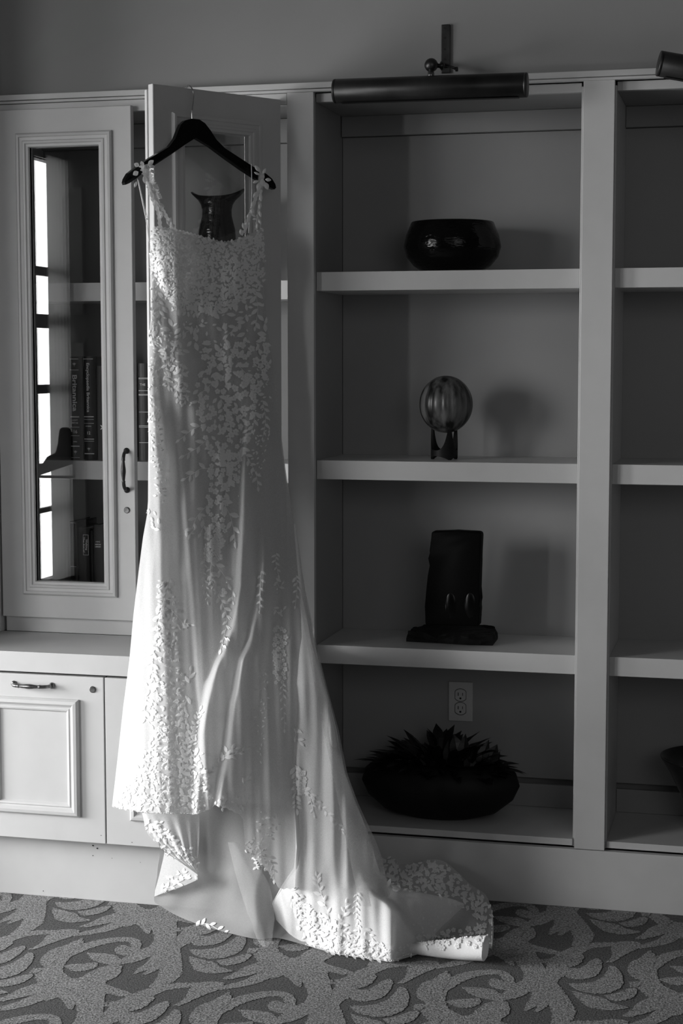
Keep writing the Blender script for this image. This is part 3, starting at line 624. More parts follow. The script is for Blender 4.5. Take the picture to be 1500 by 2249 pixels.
# ------------------------------------------------------------------ hanger
hg = thing('clothes_hanger', 'broad black wooden hanger with steel hook over the open cabinet door', 'hanger')
HP = [(472, 392), (500, 366), (545, 353), (600, 358), (640, 385), (680, 437), (720, 500), (780, 560), (870, 620), (980, 690), (1070, 740), (1110, 775), (1132, 812), (1137, 835), (1128, 848), (1095, 835), (1000, 775), (900, 710), (780, 625), (680, 550), (575, 487), (500, 535), (400, 605), (300, 670), (220, 720), (160, 770), (110, 805), (82, 816), (76, 800), (82, 775), (105, 735), (140, 708), (200, 665), (260, 625), (340, 578), (390, 548), (432, 490), (455, 430)]
HP = [(250+a/3.19, 150+b/3.19) for a, b in HP]; OFF = .042
bm = bmesh.new(); lo = []; hi = []; cxh = 430
for x, y in HP:
    cur = .018*((x-cxh)/165)**2                       # shoulders curve towards the room
    lo.append(bm.verts.new(tuple(atD(x, y, OFF+cur+.007)))); hi.append(bm.verts.new(tuple(Vector(atD(x, y, OFF+cur+.007))-Vector((DN[0], DN[1], 0))*.014)))
n = len(HP); bm.faces.new(lo); bm.faces.new(hi[::-1])
for i in range(n): bm.faces.new((lo[i], hi[i], hi[(i+1) % n], lo[(i+1) % n]))
bm.normal_update(); bmesh.ops.triangulate(bm, faces=[f for f in bm.faces if len(f.verts) > 4], ngon_method='EAR_CLIP')
bmo('shoulder_bar', bm, M['black'], hg)
hk = [tuple(atD(422.5, 268, OFF)), tuple(atD(421.5, 250, OFF)), tuple(atD(422.5, 238, OFF)), tuple(atD(425, 220, OFF-.004)), tuple(atD(425.5, 208, OFF-.012)), tuple(atD(423, 197, .026)), tuple(atD(419, 190.5, .012)), tuple(atD(415.5, 188.3, .000)), tuple(atD(412, 189, -.012)), tuple(atD(409.5, 193, -.022)), tuple(atD(408, 205, -.026))]
bm = bmesh.new(); tube(bm, [tuple(p) for p in crv(hk, 60)], .0017, 8); bmo('hook', bm, M['wire'], hg, True)

# ------------------------------------------------------------------ wedding dress
dress = thing('wedding_dress', 'white lace mermaid wedding dress with long train hanging from the black hanger', 'dress')
def itp(tab, v): xs, ys = zip(*tab); return float(np.interp(v, xs, ys))
def sm(a, b, x): t = min(1, max(0, (x-a)/(b-a))); return t*t*(3-2*t)
XLs = [(495, 333), (560, 328), (640, 332), (700, 331), (730, 328), (780, 326), (950, 326), (1100, 325), (1130, 323), (1180, 314), (1250, 305), (1350, 293), (1450, 284), (1550, 271), (1650, 260), (1790, 244)]
XRs = [(495, 579), (560, 580), (640, 581), (720, 586), (780, 597), (850, 607), (950, 617), (1030, 627), (1100, 638), (1200, 655), (1300, 670), (1400, 687), (1450, 682), (1500, 672), (1600, 656), (1800, 650)]
YT = [(230, -.385), (300, -.425), (380, -.45), (450, -.435), (520, -.42), (580, -.41), (640, -.40), (760, -.385), (860, -.33)]
def ybase(x, y):
    yp = min(atD(x, y, .018)[1], -.025); w = sm(950, 1620, y); return yp*(1-w)+itp(YT, x)*w
FOLD = [  # ridge line x(y), width(y), height(y)
 ([(900, 541), (1000, 532), (1290, 522), (1380, 503), (1500, 457), (1610, 436), (1790, 425)], [(900, 38), (1300, 46), (1500, 70), (1790, 60)], [(860, 0), (950, .012), (1200, .026), (1500, .036), (1790, .034)]),
 ([(1100, 578), (1280, 570), (1400, 547), (1450, 528), (1542, 508), (1630, 496), (1790, 470)], [(1100, 40), (1400, 50), (1790, 80)], [(1080, 0), (1250, .018), (1500, .034), (1790, .036)]),
 ([(900, 385), (1100, 400), (1300, 418), (1500, 430), (1790, 455)], [(900, 60), (1790, 40)], [(900, 0), (1100, .006), (1400, .014), (1790, .01)]),
]
def saw(t): return 0 if t < -.12 or t > 1.15 else (sm(-.12, .16, t) if t < .2 else 1-sm(.16, 1.15, t))
def fold(x, y): return sum(itp(A, y)*saw((x-itp(Fx, y))/itp(Wd, y)) for Fx, Wd, A in FOLD)
NECK = [(330, 503), (336, 498), (345, 497), (380, 502), (420, 511), (450, 521), (490, 531), (520, 526), (545, 515), (582, 497)]
HEM = [(243, 1771), (265, 1777), (320, 1786), (430, 1789), (462, 1778), (472, 1768), (500, 1776), (530, 1791), (535, 1800), (540, 1862), (560, 1884), (585, 1906), (600, 1930), (616, 1952), (652, 1952)]
def grid(name, fn, nu, nv, m, parent=dress, smooth=True):
    V = [fn(i/(nu-1), j/(nv-1)) for j in range(nv) for i in range(nu)]
    Fc = [(j*nu+i, j*nu+i+1, (j+1)*nu+i+1, (j+1)*nu+i) for j in range(nv-1) for i in range(nu-1)]
    return raw(name, V, Fc, m, parent, smooth), V, Fc
def wrk(x, y, a=1):  # soft small creases
    return a*(.0022*math.sin(x*.11+y*.004+1.3*math.sin(y*.006))+.0016*math.sin(x*.23-y*.009)+.0012*math.sin((x+.55*y)*.075)*sm(700, 500, abs(y-700)))*sm(520, 640, y)
def frontY(s, x, y):
    bul = itp([(500, .03), (560, .058), (640, .05), (730, .045), (900, .055), (1100, .06), (1300, .075), (1500, .09), (1790, .10)], y)
    prof_ = max(0, 1-abs(2*s-1)**2.6)**.5
    Y = ybase(x, y)-bul*prof_
    cup = .030*math.exp(-((x-388)/48)**2-((y-575)/70)**2)+.022*math.exp(-((x-525)/42)**2-((y-585)/60)**2)
    col = itp([(800, 0), (1000, .012), (1300, .028), (1790, .04)], y)*math.exp(-((x-itp([(800, 345), (1300, 345), (1790, 330)], y))/itp([(800, 22), (1300, 38), (1790, 65)], y))**2)
    rec = .018*sm(555, 620, y)*sm(765, 700, y)*(1-sm(-12, 14, x-(338+(y-560)*.30)))
    tw = itp([(640, 0), (720, .010), (900, .012), (1050, 0)], y)*math.sin((x-330+(y-700)*-.35)*.05)
    return Y-(cup+col+fold(x, y)+tw-rec)*min(1, prof_*1.6)-wrk(x, y)
def front(s, t):
    s = .5-.5*math.cos(math.pi*(s*.88+.06))/math.cos(math.pi*.06); s = min(1, max(0, s))
    x0 = 333+245*s; yt = itp(NECK, x0); yb_ = itp(HEM, 244+408*s); y = yt+(yb_-yt)*t
    x = itp(XLs, y)+(itp(XRs, y)-itp(XLs, y))*s; j = 1.2*math.sin(s*190)*(1 if t > .995 or t < .005 else 0)
    return atY(x, y+j, frontY(s, x, y))
skirt, V1_, F1_ = grid('dress_front', front, 190, 300, M['tulle'])
def back(s, t):
    yt = 512+34*math.sin(math.pi*s)**.5; y = yt+(1700-yt)*t; x = itp(XLs, y)+2+(itp(XRs, y)-itp(XLs, y)-4)*s
    return atY(x, y, ybase(x, y)+.012*math.sin(math.pi*s)*(1-sm(1200, 1420, y)))
grid('dress_back', back, 40, 80, M['lining'])
# inner lining just inside the front, skirt part
def lin(s, t):
    s = .04+.92*s; y = 640+(1765-640)*t; yb_ = itp(HEM, 244+408*s)-6; y = min(y, yb_); x = itp(XLs, y)+(itp(XRs, y)-itp(XLs, y))*s
    return atY(x, y, frontY(s, x, y)*.6+(ybase(x, y)-.004)*.4)
grid('skirt_lining', lin, 70, 110, M['lining'])
# front train drape
EL = [(1150, 644), (1264, 650), (1352, 650), (1440, 643), (1650, 640), (1790, 646), (1860, 650), (1905, 646), (1940, 622), (1985, 596), (2020, 606), (2050, 634), (2075, 668), (2095, 735), (2113, 858)]
ER = [(1150, 648), (1200, 656), (1300, 671), (1400, 689), (1420, 693), (1500, 713), (1600, 739), (1700, 758), (1760, 780), (1800, 797), (1840, 812), (1880, 823), (1910, 832), (1935, 847), (1950, 880), (1963, 940), (1973, 990), (1985, 1020), (2000, 1013), (2020, 998), (2050, 968), (2075, 945), (2095, 920), (2113, 862)]
YFL = [(590, -.40), (640, -.455), (680, -.47), (735, -.50), (860, -.53), (945, -.385), (1000, -.24), (1025, -.15)]
def drapeY(s, x, y):
    up = ybase(x, min(y, 1500))-.012-itp([(1150, .004), (1400, .03), (1700, .06), (1900, .05)], y)*(max(0, 1-abs(2*s-1)**2.5)**.5)
    w = sm(1840, 2105, y); lo = itp(YFL, x)+.05*(1-sm(1900, 2100, y)) ; Y = up*(1-w)+lo*w
    cr = .03*sm(1850, 1950, y)*sm(2115, 2040, y)*-(sm(-16, 16, x-itp([(1840, 770), (1883, 783), (1927, 807), (1967, 837), (2003, 880), (2043, 913), (2113, 950)], y)))
    fl = .010*math.sin((x-640)*.07+(y-1400)*.002)*sm(1300, 1600, y)*sm(1950, 1800, y)+.006*math.sin((x-640)*.16)*sm(1500, 1750, y)*sm(1980, 1850, y)
    Y = Y-cr-fl-wrk(x, y, .8)
    zf = .006; yfloor = atZ(x, y, zf)[1]
    return min(Y, -.03, yfloor)
def drape(s, t):
    y = 1150+(2113-1150)*(t**.92); x = itp(EL, y)+(itp(ER, y)-itp(EL, y))*s; Y = drapeY(s, x, y); p = atY(x, y, Y)
    if p[2] < .006: p = atZ(x, y, .006)
    return p
dr_, V2_, F2_ = grid('train_front', drape, 120, 260, M['train'])
def dlin(s, t):
    y = 1200+(2100-1200)*t; x0, x1 = itp(EL, y)+2, itp(ER, y)-2-24*sm(1650, 1850, y)*sm(1960, 1900, y)-sm(1930, 1975, y)*100*sm(2080, 2000, y); x = x0+(x1-x0)*s; Y = drapeY(.1+.8*s, x, y)+.012; p = atY(x, y, Y)
    return p if p[2] > .004 else atZ(x, y, .004)
grid('train_lining', dlin, 50, 120, M['lining'])
# sheer outer layer over the right side
def sheer(s, t):
    y = 1300+(1990-1300)*t; x0 = itp([(1300, 655), (1500, 690), (1700, 730), (1990, 790)], y); x1 = itp([(1300, 672), (1420, 696), (1500, 716), (1600, 743), (1700, 763), (1760, 785), (1800, 803), (1840, 822), (1880, 838), (1990, 862)], y); x = x0+(x1-x0)*s
    return atY(x, y, drapeY(.6, x0, y)-.008-.01*math.sin(3.1*s)+.05*s)
grid('sheer_layer', sheer, 30, 90, M['sheer'])
def rows(name, R, nu, nv, m, zmin=.004, smooth=True, amp=0):
    C = [crv([atY(*p) for p in r], nu) for r in R]; C = np.array(C); G = np.array([crv(C[:, i], nv) for i in range(nu)])
    def fn(s, t):
        p = G[int(round(s*(nu-1))), int(round(t*(nv-1)))].copy()
        p[1] -= amp*math.sin(s*37+t*5)*math.sin(math.pi*t); p[2] = max(p[2], zmin); return p
    return grid(name, fn, nu, nv, m)
# inside of the back of the skirt
gy = lambda x, y: atZ(x, y, .006)[1]
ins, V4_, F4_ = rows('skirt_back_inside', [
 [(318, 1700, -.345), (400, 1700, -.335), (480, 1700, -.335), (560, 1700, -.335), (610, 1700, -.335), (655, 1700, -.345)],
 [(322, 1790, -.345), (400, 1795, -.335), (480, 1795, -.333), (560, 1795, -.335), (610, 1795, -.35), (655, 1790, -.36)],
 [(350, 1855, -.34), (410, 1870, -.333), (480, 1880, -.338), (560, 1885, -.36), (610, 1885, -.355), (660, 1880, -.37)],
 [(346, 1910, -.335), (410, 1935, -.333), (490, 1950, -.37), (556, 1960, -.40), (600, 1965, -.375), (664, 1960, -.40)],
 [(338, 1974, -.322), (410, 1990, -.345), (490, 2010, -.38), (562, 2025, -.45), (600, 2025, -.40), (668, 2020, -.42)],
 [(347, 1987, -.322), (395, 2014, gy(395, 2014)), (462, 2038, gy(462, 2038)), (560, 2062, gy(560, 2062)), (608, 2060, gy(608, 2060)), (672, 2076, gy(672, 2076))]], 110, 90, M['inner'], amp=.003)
# pointed fold of net touching the carpet
rows('net_fold', [[(500, 1850, -.372), (508, 1850, -.377), (516, 1850, -.38), (524, 1850, -.375)], [(520, 1930, -.39), (538, 1935, -.415), (560, 1935, -.42), (585, 1930, -.39)], [(545, 2010, -.43), (560, 2015, -.46), (578, 2015, -.46), (602, 2005, -.43)], [(563, 2060, -.47), (570, 2072, gy(570, 2072)), (580, 2080, gy(580, 2080)), (588, 2080, gy(588, 2080)), (598, 2062, -.45)]], 50, 60, M['net'])
# turned lace edge on the left
hf, V5_, F5_ = rows('lace_hem', [[(312, 1786, -.335), (330, 1786, -.36), (380, 1786, -.37), (438, 1786, -.35)], [(328, 1834, -.335), (356, 1835, -.36), (400, 1838, -.37), (438, 1845, -.35)], [(378, 1882, -.35), (395, 1882, -.365), (415, 1882, -.372), (437, 1885, -.355)], [(431, 1920, -.372), (433, 1919, -.373), (435, 1918, -.373), (437, 1917, -.365)]], 50, 50, M['tulle'], amp=.004)
ht, V6_, F6_ = rows('hem_corner', [[(352, 1866, -.325), (372, 1878, -.35), (402, 1898, -.375), (434, 1921, -.40)], [(345, 1915, -.325), (370, 1918, -.355), (400, 1924, -.38), (432, 1931, -.40)], [(339, 1969, -.325), (365, 1959, -.35), (400, 1947, -.375), (430, 1934, -.398)]], 40, 30, M['tulle'])
# rear of the train lying on the carpet
kb_, V7_, F7_ = rows('train_rear', [
 [(785, 1852, -.20), (812, 1864, -.11), (835, 1880, -.045), (862, 1884, -.04), (882, 1897, -.035), (920, 1895, -.03), (945, 1887, -.03), (982, 1896, -.04), (1030, 1940, -.07), (1066, 1965, -.10), (1081, 2005, -.17), (1084, 2048, gy(1084, 2050)), (1080, 2084, gy(1080, 2084))],
 [(785, 1870, -.20), (812, 1895, -.17), (835, 1915, -.14), (862, 1920, -.13), (882, 1930, -.12), (920, 1930, -.11), (945, 1930, -.11), (975, 1940, -.12), (1010, 1968, -.15), (1035, 1995, -.19), (1048, 2025, -.24), (1060, 2050, -.29), (1068, 2080, gy(1068, 2080))],
 [(785, 1960, -.30), (812, 1975, -.29), (835, 1985, -.27), (862, 1992, -.26), (882, 1995, -.25), (915, 1995, -.23), (940, 2000, -.22), (965, 2005, -.22), (990, 2018, -.24), (1005, 2035, -.26), (1020, 2050, -.30), (1035, 2066, -.33), (1045, 2078, gy(1045, 2078))],
 [(785, 2040, -.38), (812, 2042, -.37), (835, 2044, -.36), (862, 2048, -.36), (882, 2050, -.35), (905, 2052, -.34), (930, 2055, -.34), (950, 2060, -.34), (965, 2065, -.35), (980, 2070, -.36), (990, 2075, -.37), (1000, 2078, -.38), (1010, 2080, -.385)]], 120, 80, M['tulle'], amp=.006)
def roll(s, t):
    a = 2*math.pi*s; A = atZ(895, 2083, .012); B = atZ(1066, 2084, .030); c = A+(B-A)*t; r = .008+.022*t**.6; wob = 1+.05*math.sin(3*a+4*t)
    return np.array([c[0]+.10*r*math.cos(a), c[1]+r*1.2*wob*math.cos(a), max(.003, c[2]+r*wob*math.sin(a))])
rl, V8_, F8_ = grid('train_roll', roll, 40, 40, M['lace'])

# shoulder straps: cords and lace bands over the hanger
def strap(pts, w, nm='strap', m='lace'):
    P = crv([atD(x, y, o) for x, y, o in pts], 50); V = []
    for i, p in enumerate(P):
        t = P[min(i+1, 49)]-P[max(i-1, 0)]; t /= np.linalg.norm(t); sd = np.cross(t, np.array([DN[0], DN[1], 0])); ww = w*(.8+.2*math.sin(i*1.7)); V += [p-sd*ww/2, p+np.array([DN[0], DN[1], 0])*.0015, p+sd*ww/2]
    return raw(nm, V, [(i*3+k, i*3+k+1, i*3+k+4, i*3+k+3) for i in range(49) for k in (0, 1)], M[m], dress, True)
strap([(312, 362, .075), (320, 385, .085), (333, 430, .085), (347, 465, .085), (352, 500, .08)], .014); strap([(322, 395, .084), (340, 432, .088), (358, 462, .088), (378, 500, .085)], .012)
strap([(316, 362, .08), (328, 395, .088), (338, 420, .088), (345, 440, .086)], .034, m='tulle')
strap([(576, 378, .075), (570, 410, .08), (560, 440, .08), (550, 468, .08), (536, 512, .08)], .012); strap([(578, 385, .075), (573, 420, .078), (570, 450, .078), (566, 480, .076), (562, 505, .075)], .011)
strap([(575, 376, .078), (573, 395, .08), (570, 415, .08)], .022, m='tulle')
for pts in ([(302, 392, .05), (312, 440, .05), (322, 490, .045), (327, 530, .03)], [(304, 395, .05), (316, 450, .05), (324, 480, .045), (321, 480, .045)], [(552, 360, .07), (553, 430, .07), (548, 480, .07), (546, 512, .07)]):
    bm = bmesh.new(); tube(bm, [tuple(p) for p in crv([atD(x, y, o) for x, y, o in pts], 24)], .0011, 6); bmo('strap_cord', bm, M['lace'], dress, True)

# ---- lace: leaves and flowers laid on the cloth where the photo shows them
VV = []; FF = []
for Vx, Fx_ in ((V1_, F1_), (V2_, F2_), (V4_, F4_), (V5_, F5_), (V6_, F6_), (V7_, F7_), (V8_, F8_)):
    k = len(VV); VV += [tuple(p) for p in Vx]; FF += [tuple(i+k for i in f) for f in Fx_]
BV = BVHTree.FromPolygons(VV, FF, all_triangles=False); CV = Vector(CP)
def hit(x, y, lift=.0016):
    d = Vector(ray(x, y)).normalized(); r = BV.ray_cast(CV, d)
    if r[0] is None: return None
    n = r[1] if r[1].dot(d) < 0 else -r[1]
    return r[0]+n*lift-d*.0006
LEAF = [(0, 0), (.18, .13), (.42, .22), (.68, .19), (.88, .09), (1, 0), (.88, -.09), (.68, -.19), (.42, -.22), (.18, -.13)]
def leafgeo(x, y, ang, L, fat=1.0, lift=.0016, flip=1):
    ca, sa = math.cos(ang), math.sin(ang); c = hit(x+ca*L*.5, y+sa*L*.5, lift+.0016)
    if c is None: return None
    V = [c]; zref = (c-CV).length
    for u, v in LEAF:
        v *= fat; a = x+(u*ca-v*sa)*L; b = y+(u*sa+v*ca)*L; h = hit(a, b, lift)
        if h is None or abs((h-CV).length-zref) > .02: h = CV+Vector(ray(a, b)).normalized()*zref
        V.append(h)
    n = len(LEAF); return [tuple(p) for p in V], [(0, 1+i, 1+(i+1) % n) for i in range(n)]
BIG = []; SM = ([], [])
def addleaf(x, y, ang, L, fat=1.0, lift=.0016, big=False):
    g = leafgeo(x, y, ang, L, fat, lift)
    if g is None: return
    if big and len(BIG) < 235: BIG.append(g)
    else: k = len(SM[0]); SM[0].extend(g[0]); SM[1].extend([tuple(i+k for i in f) for f in g[1]])
def dot(x, y, r, lift=.002):
    c = hit(x, y, lift+.0012)
    if c is None: return
    V = [tuple(c)]; 
    for i in range(6):
        a = i*math.pi/3; h = hit(x+r*math.cos(a), y+r*math.sin(a), lift) or c; h = h if (h-c).length < .02 else c; V.append(tuple(h))
    k = len(SM[0]); SM[0].extend(V); SM[1].extend([(k, k+1+i, k+1+(i+1) % 6) for i in range(6)])
def flower(x, y, r):
    a0 = rng.uniform(0, 6.28)
    for i in range(5): a = a0+i*1.2566; dot(x+r*.62*math.cos(a), y+r*.62*math.sin(a), r*.46)
    dot(x, y, r*.22, .0026)
STEM = ([], [])
def stem(P, w=1.1):
    prev = None
    for i in range(len(P)):
        t = P[min(i+1, len(P)-1)]-P[max(i-1, 0)]; t = t/(np.linalg.norm(t)+1e-9); n = np.array([-t[1], t[0]])*w/2
        a = hit(*(P[i]+n), .002); b = hit(*(P[i]-n), .002)
        if a is None or b is None: prev = None; continue
        k = len(STEM[0]); STEM[0].extend([tuple(a), tuple(b)])
        if prev is not None and (Vector(STEM[0][prev])-a).length < .03: STEM[1].append((prev, prev+1, k+1, k))
        prev = k
def spray(pts, L, step=None, fat=1.0, big=True, sp=.75, end=True):
    P0 = np.array(pts, float); tot = sum(np.linalg.norm(P0[i+1]-P0[i]) for i in range(len(P0)-1)); n = max(3, int(tot/4)); P = crv(P0, n); stem(P)
    step = step or L*.52; k = max(2, int(tot/step))
    for j in range(k+1):
        u = j/k; i = min(n-1, int(u*(n-1))); t = P[min(i+1, n-1)]-P[max(i-1, 0)]; a = math.atan2(t[1], t[0]); s = 1 if j % 2 else -1; l = L*rng.uniform(.78, 1.12)*(1-.25*u)
        if j == k and end: addleaf(P[i][0], P[i][1], a, l, fat, big=big)
        else: addleaf(P[i][0], P[i][1], a+s*(sp+rng.uniform(-.15, .2)), l, fat, big=big)
sprays = [ # hand traced vines: points, leaf length px
 ([(476, 1150), (472, 1200), (462, 1250), (466, 1280), (478, 1305)], 17), ([(478, 1305), (490, 1330), (498, 1360), (494, 1395), (486, 1425)], 19, 9),
 ([(487, 1100), (503, 1130), (512, 1160), (516, 1190)], 25, 15), ([(500, 1050), (494, 1085), (488, 1105)], 24, 14), ([(470, 1030), (440, 1030), (425, 1040), (408, 1050)], 24, 13),
 ([(455, 1110), (435, 1130), (425, 1150), (418, 1172)], 22, 12), ([(437, 1128), (448, 1150), (440, 1170)], 20, 12), ([(472, 1240), (490, 1262), (500, 1282)], 22, 13), ([(450, 1225), (446, 1260), (452, 1290), (456, 1320)], 14, 8),
 ([(462, 1258), (470, 1275)], 20), ([(512, 1300), (510, 1312), (512, 1320)], 17, 8), ([(530, 985), (545, 1010), (560, 1040), (565, 1068)], 18, 10), ([(560, 905), (555, 935), (545, 965)], 18, 10), ([(575, 880), (582, 920), (576, 960)], 16, 9),
 ([(500, 820), (470, 838), (445, 860)], 22, 12), ([(505, 780), (480, 800), (450, 815)], 21, 12), ([(520, 800), (545, 830), (550, 860)], 21, 12), ([(450, 930), (420, 945), (395, 965)], 23, 13), ([(455, 965), (430, 985), (405, 1000)], 20, 12),
 ([(480, 870), (500, 900), (530, 920)], 22, 12), ([(430, 720), (400, 735), (385, 760)], 22, 12), ([(450, 690), (480, 680), (510, 665), (540, 655)], 21, 12), ([(420, 665), (450, 655), (480, 645)], 19, 11), ([(560, 640), (565, 680), (560, 715)], 22, 12), ([(540, 690), (520, 715), (500, 735)], 20, 12),
 ([(345, 640), (350, 680), (345, 715)], 20, 10), ([(375, 775), (365, 810), (370, 845)], 18, 9), ([(395, 800), (400, 835), (410, 870)], 18, 10), ([(385, 850), (395, 880)], 18, 9),
 ([(410, 1180), (425, 1165)], 14), ([(372, 1270), (362, 1310), (352, 1350), (345, 1390)], 24, 12), ([(345, 1350), (362, 1335), (380, 1345), (400, 1368)], 22, 12), ([(352, 1395), (362, 1420), (372, 1440)], 22, 11), ([(398, 1385), (405, 1370), (420, 1372)], 15, 7), ([(340, 1420), (335, 1470), (345, 1520)], 20, 10),
 ([(415, 1500), (418, 1475)], 20), ([(412, 1530), (404, 1555), (396, 1580)], 22, 12), ([(322, 1540), (318, 1570), (330, 1590)], 22, 10), ([(398, 1690), (412, 1640), (425, 1600), (440, 1560)], 17, 6), ([(395, 1700), (420, 1680), (430, 1658)], 20, 8),
 ([(455, 1700), (475, 1680), (488, 1665)], 12, 7), ([(492, 1670), (502, 1650), (515, 1645)], 20, 7), ([(498, 1660), (520, 1655), (540, 1645)], 15, 8), ([(536, 1722), (546, 1706)], 16, 7),
 ([(606, 1215), (604, 1235), (610, 1262)], 13, 6), ([(605, 1270), (612, 1290), (618, 1285)], 14, 6), ([(601, 1335), (612, 1350), (622, 1340)], 14, 6), ([(650, 1265), (652, 1290), (648, 1330)], 14, 8), ([(620, 1500), (622, 1540), (624, 1600)], 13, 9), ([(575, 1255), (572, 1300), (570, 1340)], 14, 9),
 ([(644, 1600), (652, 1620), (658, 1628)], 20, 8), ([(646, 1680), (652, 1710), (650, 1750), (652, 1775)], 20, 6), ([(655, 1700), (675, 1735), (705, 1770), (735, 1800), (752, 1825)], 15, 8), ([(660, 1720), (680, 1750), (690, 1790)], 14, 9),
 ([(640, 1960), (660, 1990), (690, 2010), (730, 2030)], 17, 7), ([(730, 2045), (715, 1990), (700, 1945), (696, 1925)], 20, 10), ([(738, 2040), (755, 2010), (760, 1985)], 18, 9), ([(665, 2040), (700, 2055), (740, 2070), (790, 2085)], 22, 8), ([(690, 2075), (740, 2085), (800, 2098), (860, 2104)], 22, 8),
 ([(785, 1960), (782, 2000), (788, 2040)], 12, 6), ([(800, 2040), (830, 2075), (850, 2095)], 15, 8), ([(640, 1975), (665, 2010), (690, 2035)], 16, 7),
 ([(430, 2035), (455, 2030), (480, 2042), (500, 2050)], 17, 8), ([(355, 1955), (380, 1945), (405, 1930)], 20, 8), ([(330, 1810), (350, 1830), (380, 1850), (415, 1880)], 20, 7), ([(590, 1880), (600, 1900), (602, 1930)], 16, 8),
 ([(840, 1930), (860, 1915), (872, 1895)], 20, 9), ([(850, 1950), (880, 1935), (905, 1925)], 20, 9), ([(905, 1920), (935, 1910), (960, 1905)], 20, 9), ([(930, 1950), (965, 1940), (1000, 1950)], 20, 9), ([(1010, 1965), (1040, 1985), (1058, 2010)], 18, 9), ([(825, 1870), (835, 1895), (830, 1920)], 16, 8), ([(960, 1960), (990, 1980), (1010, 1990)], 16, 8),
 ([(345, 470), (362, 485), (378, 497)], 15, 5), ([(340, 425), (355, 452), (372, 482)], 17, 6), ([(318, 375), (328, 400)], 14, 6),
]
for sp_ in sprays: spray(*sp_)
def inside(x, y, poly):
    c = False; j = len(poly)-1
    for i in range(len(poly)):
        if (poly[i][1] > y) != (poly[j][1] > y) and x < (poly[j][0]-poly[i][0])*(y-poly[i][1])/(poly[j][1]-poly[i][1])+poly[i][0]: c = not c
        j = i
    return c
def scatter(poly, n, L0, L1, kind='leaf', gap=.0, base=None):
    xs = [p[0] for p in poly]; ys = [p[1] for p in poly]; put = []; tries = 0
    while len(put) < n and tries < n*14:
        tries += 1; x, y = rng.uniform(min(xs), max(xs)), rng.uniform(min(ys), max(ys))
        if not inside(x, y, poly): continue
        if gap and any((x-a)**2+(y-b)**2 < gap*gap for a, b in put): continue
        put.append((x, y)); L = rng.uniform(L0, L1)
        if kind == 'leaf': addleaf(x, y, (rng.uniform(0, 6.28) if base is None else base+rng.uniform(-1, 1)), L, rng.uniform(.9, 1.3))
        elif kind == 'flower': flower(x, y, L)
        elif kind == 'dot': dot(x, y, L)
bod = [(334, 505), (380, 506), (430, 518), (490, 536), (545, 521), (579, 505), (580, 620), (545, 650), (500, 680), (420, 690), (385, 680), (360, 640), (334, 590)]
scatter(bod, 900, 8, 13, gap=3.6); scatter(bod, 420, 2.2, 4, 'dot', gap=4)
mid = [(336, 640), (580, 625), (586, 780), (330, 780)]
scatter(mid, 70, 15, 22, gap=17); scatter(mid, 70, 8, 12, gap=10)
scatter([(332, 700), (370, 740), (410, 830), (420, 900), (392, 890), (350, 820), (330, 800)], 95, 7, 13, gap=6); scatter([(330, 500), (345, 500), (345, 760), (330, 760)], 60, 6, 11, gap=6)
cen = [(445, 770), (580, 740), (592, 800), (560, 900), (535, 1000), (500, 1040), (465, 1010), (440, 940), (430, 860)]
scatter(cen, 110, 5.5, 8.5, 'flower', gap=11); scatter(cen, 90, 10, 17, gap=9)
scatter([(462, 1000), (505, 1000), (495, 1150), (490, 1235), (452, 1230), (455, 1100)], 60, 5, 7.5, 'flower', gap=8)
scatter([(500, 1000), (530, 1000), (525, 1060), (505, 1060)], 22, 4, 6, 'flower', gap=7); scatter([(455, 1160), (490, 1160), (492, 1235), (450, 1230)], 12, 7, 10, 'flower', gap=12)
scatter([(470, 1285), (488, 1285), (488, 1302), (470, 1302)], 2, 9, 10, 'flower', gap=8)
scatter([(548, 790), (590, 790), (592, 960), (566, 1060), (545, 1040), (556, 900)], 90, 5, 9, gap=6)
scatter([(328, 800), (352, 800), (352, 960), (372, 1100), (345, 1100), (328, 980)], 90, 6, 10, gap=6); scatter([(327, 1120), (350, 1130), (345, 1165), (318, 1160)], 8, 10, 14, gap=7)
lsk = [(350, 1270), (385, 1300), (392, 1420), (412, 1560), (420, 1600), (350, 1600), (318, 1560), (326, 1440), (340, 1380)]
scatter(lsk, 150, 7, 12, gap=8); scatter(lsk, 40, 4, 6, 'flower', gap=12)
hemz = [(270, 1740), (300, 1700), (345, 1590), (430, 1590), (440, 1660), (455, 1710), (445, 1780), (300, 1778), (256, 1768)]
scatter(hemz, 330, 7, 13, gap=6); scatter(hemz, 60, 4, 6, 'flower', gap=11)
scatter([(440, 1690), (462, 1700), (462, 1770), (440, 1780)], 20, 7, 11, gap=6); scatter([(472, 1760), (500, 1745), (492, 1775), (474, 1772)], 12, 7, 10, gap=5); scatter([(510, 1750), (545, 1745), (535, 1785), (520, 1780)], 16, 6, 10, gap=6)
scatter([(600, 1378), (628, 1378), (626, 1500), (603, 1500)], 34, 4, 6.5, 'flower', gap=8); scatter([(562, 1480), (590, 1480), (585, 1600), (575, 1700), (565, 1660)], 30, 5, 9, gap=8)
scatter([(535, 1862), (558, 1835), (575, 1850), (600, 1900), (600, 1925), (560, 1903)], 60, 6, 11, gap=5); scatter([(560, 1800), (600, 1790), (620, 1830), (600, 1850), (570, 1840)], 18, 7, 12, gap=8)
scatter([(316, 1795), (345, 1800), (380, 1840), (425, 1875), (434, 1915), (390, 1885), (330, 1840)], 80, 7, 13, gap=5.5); scatter([(345, 1960), (434, 1925), (415, 1908), (385, 1920)], 18, 8, 14, gap=7)
scatter([(655, 1690), (672, 1700), (670, 1745), (652, 1740)], 10, 5, 8, 'flower', gap=8)
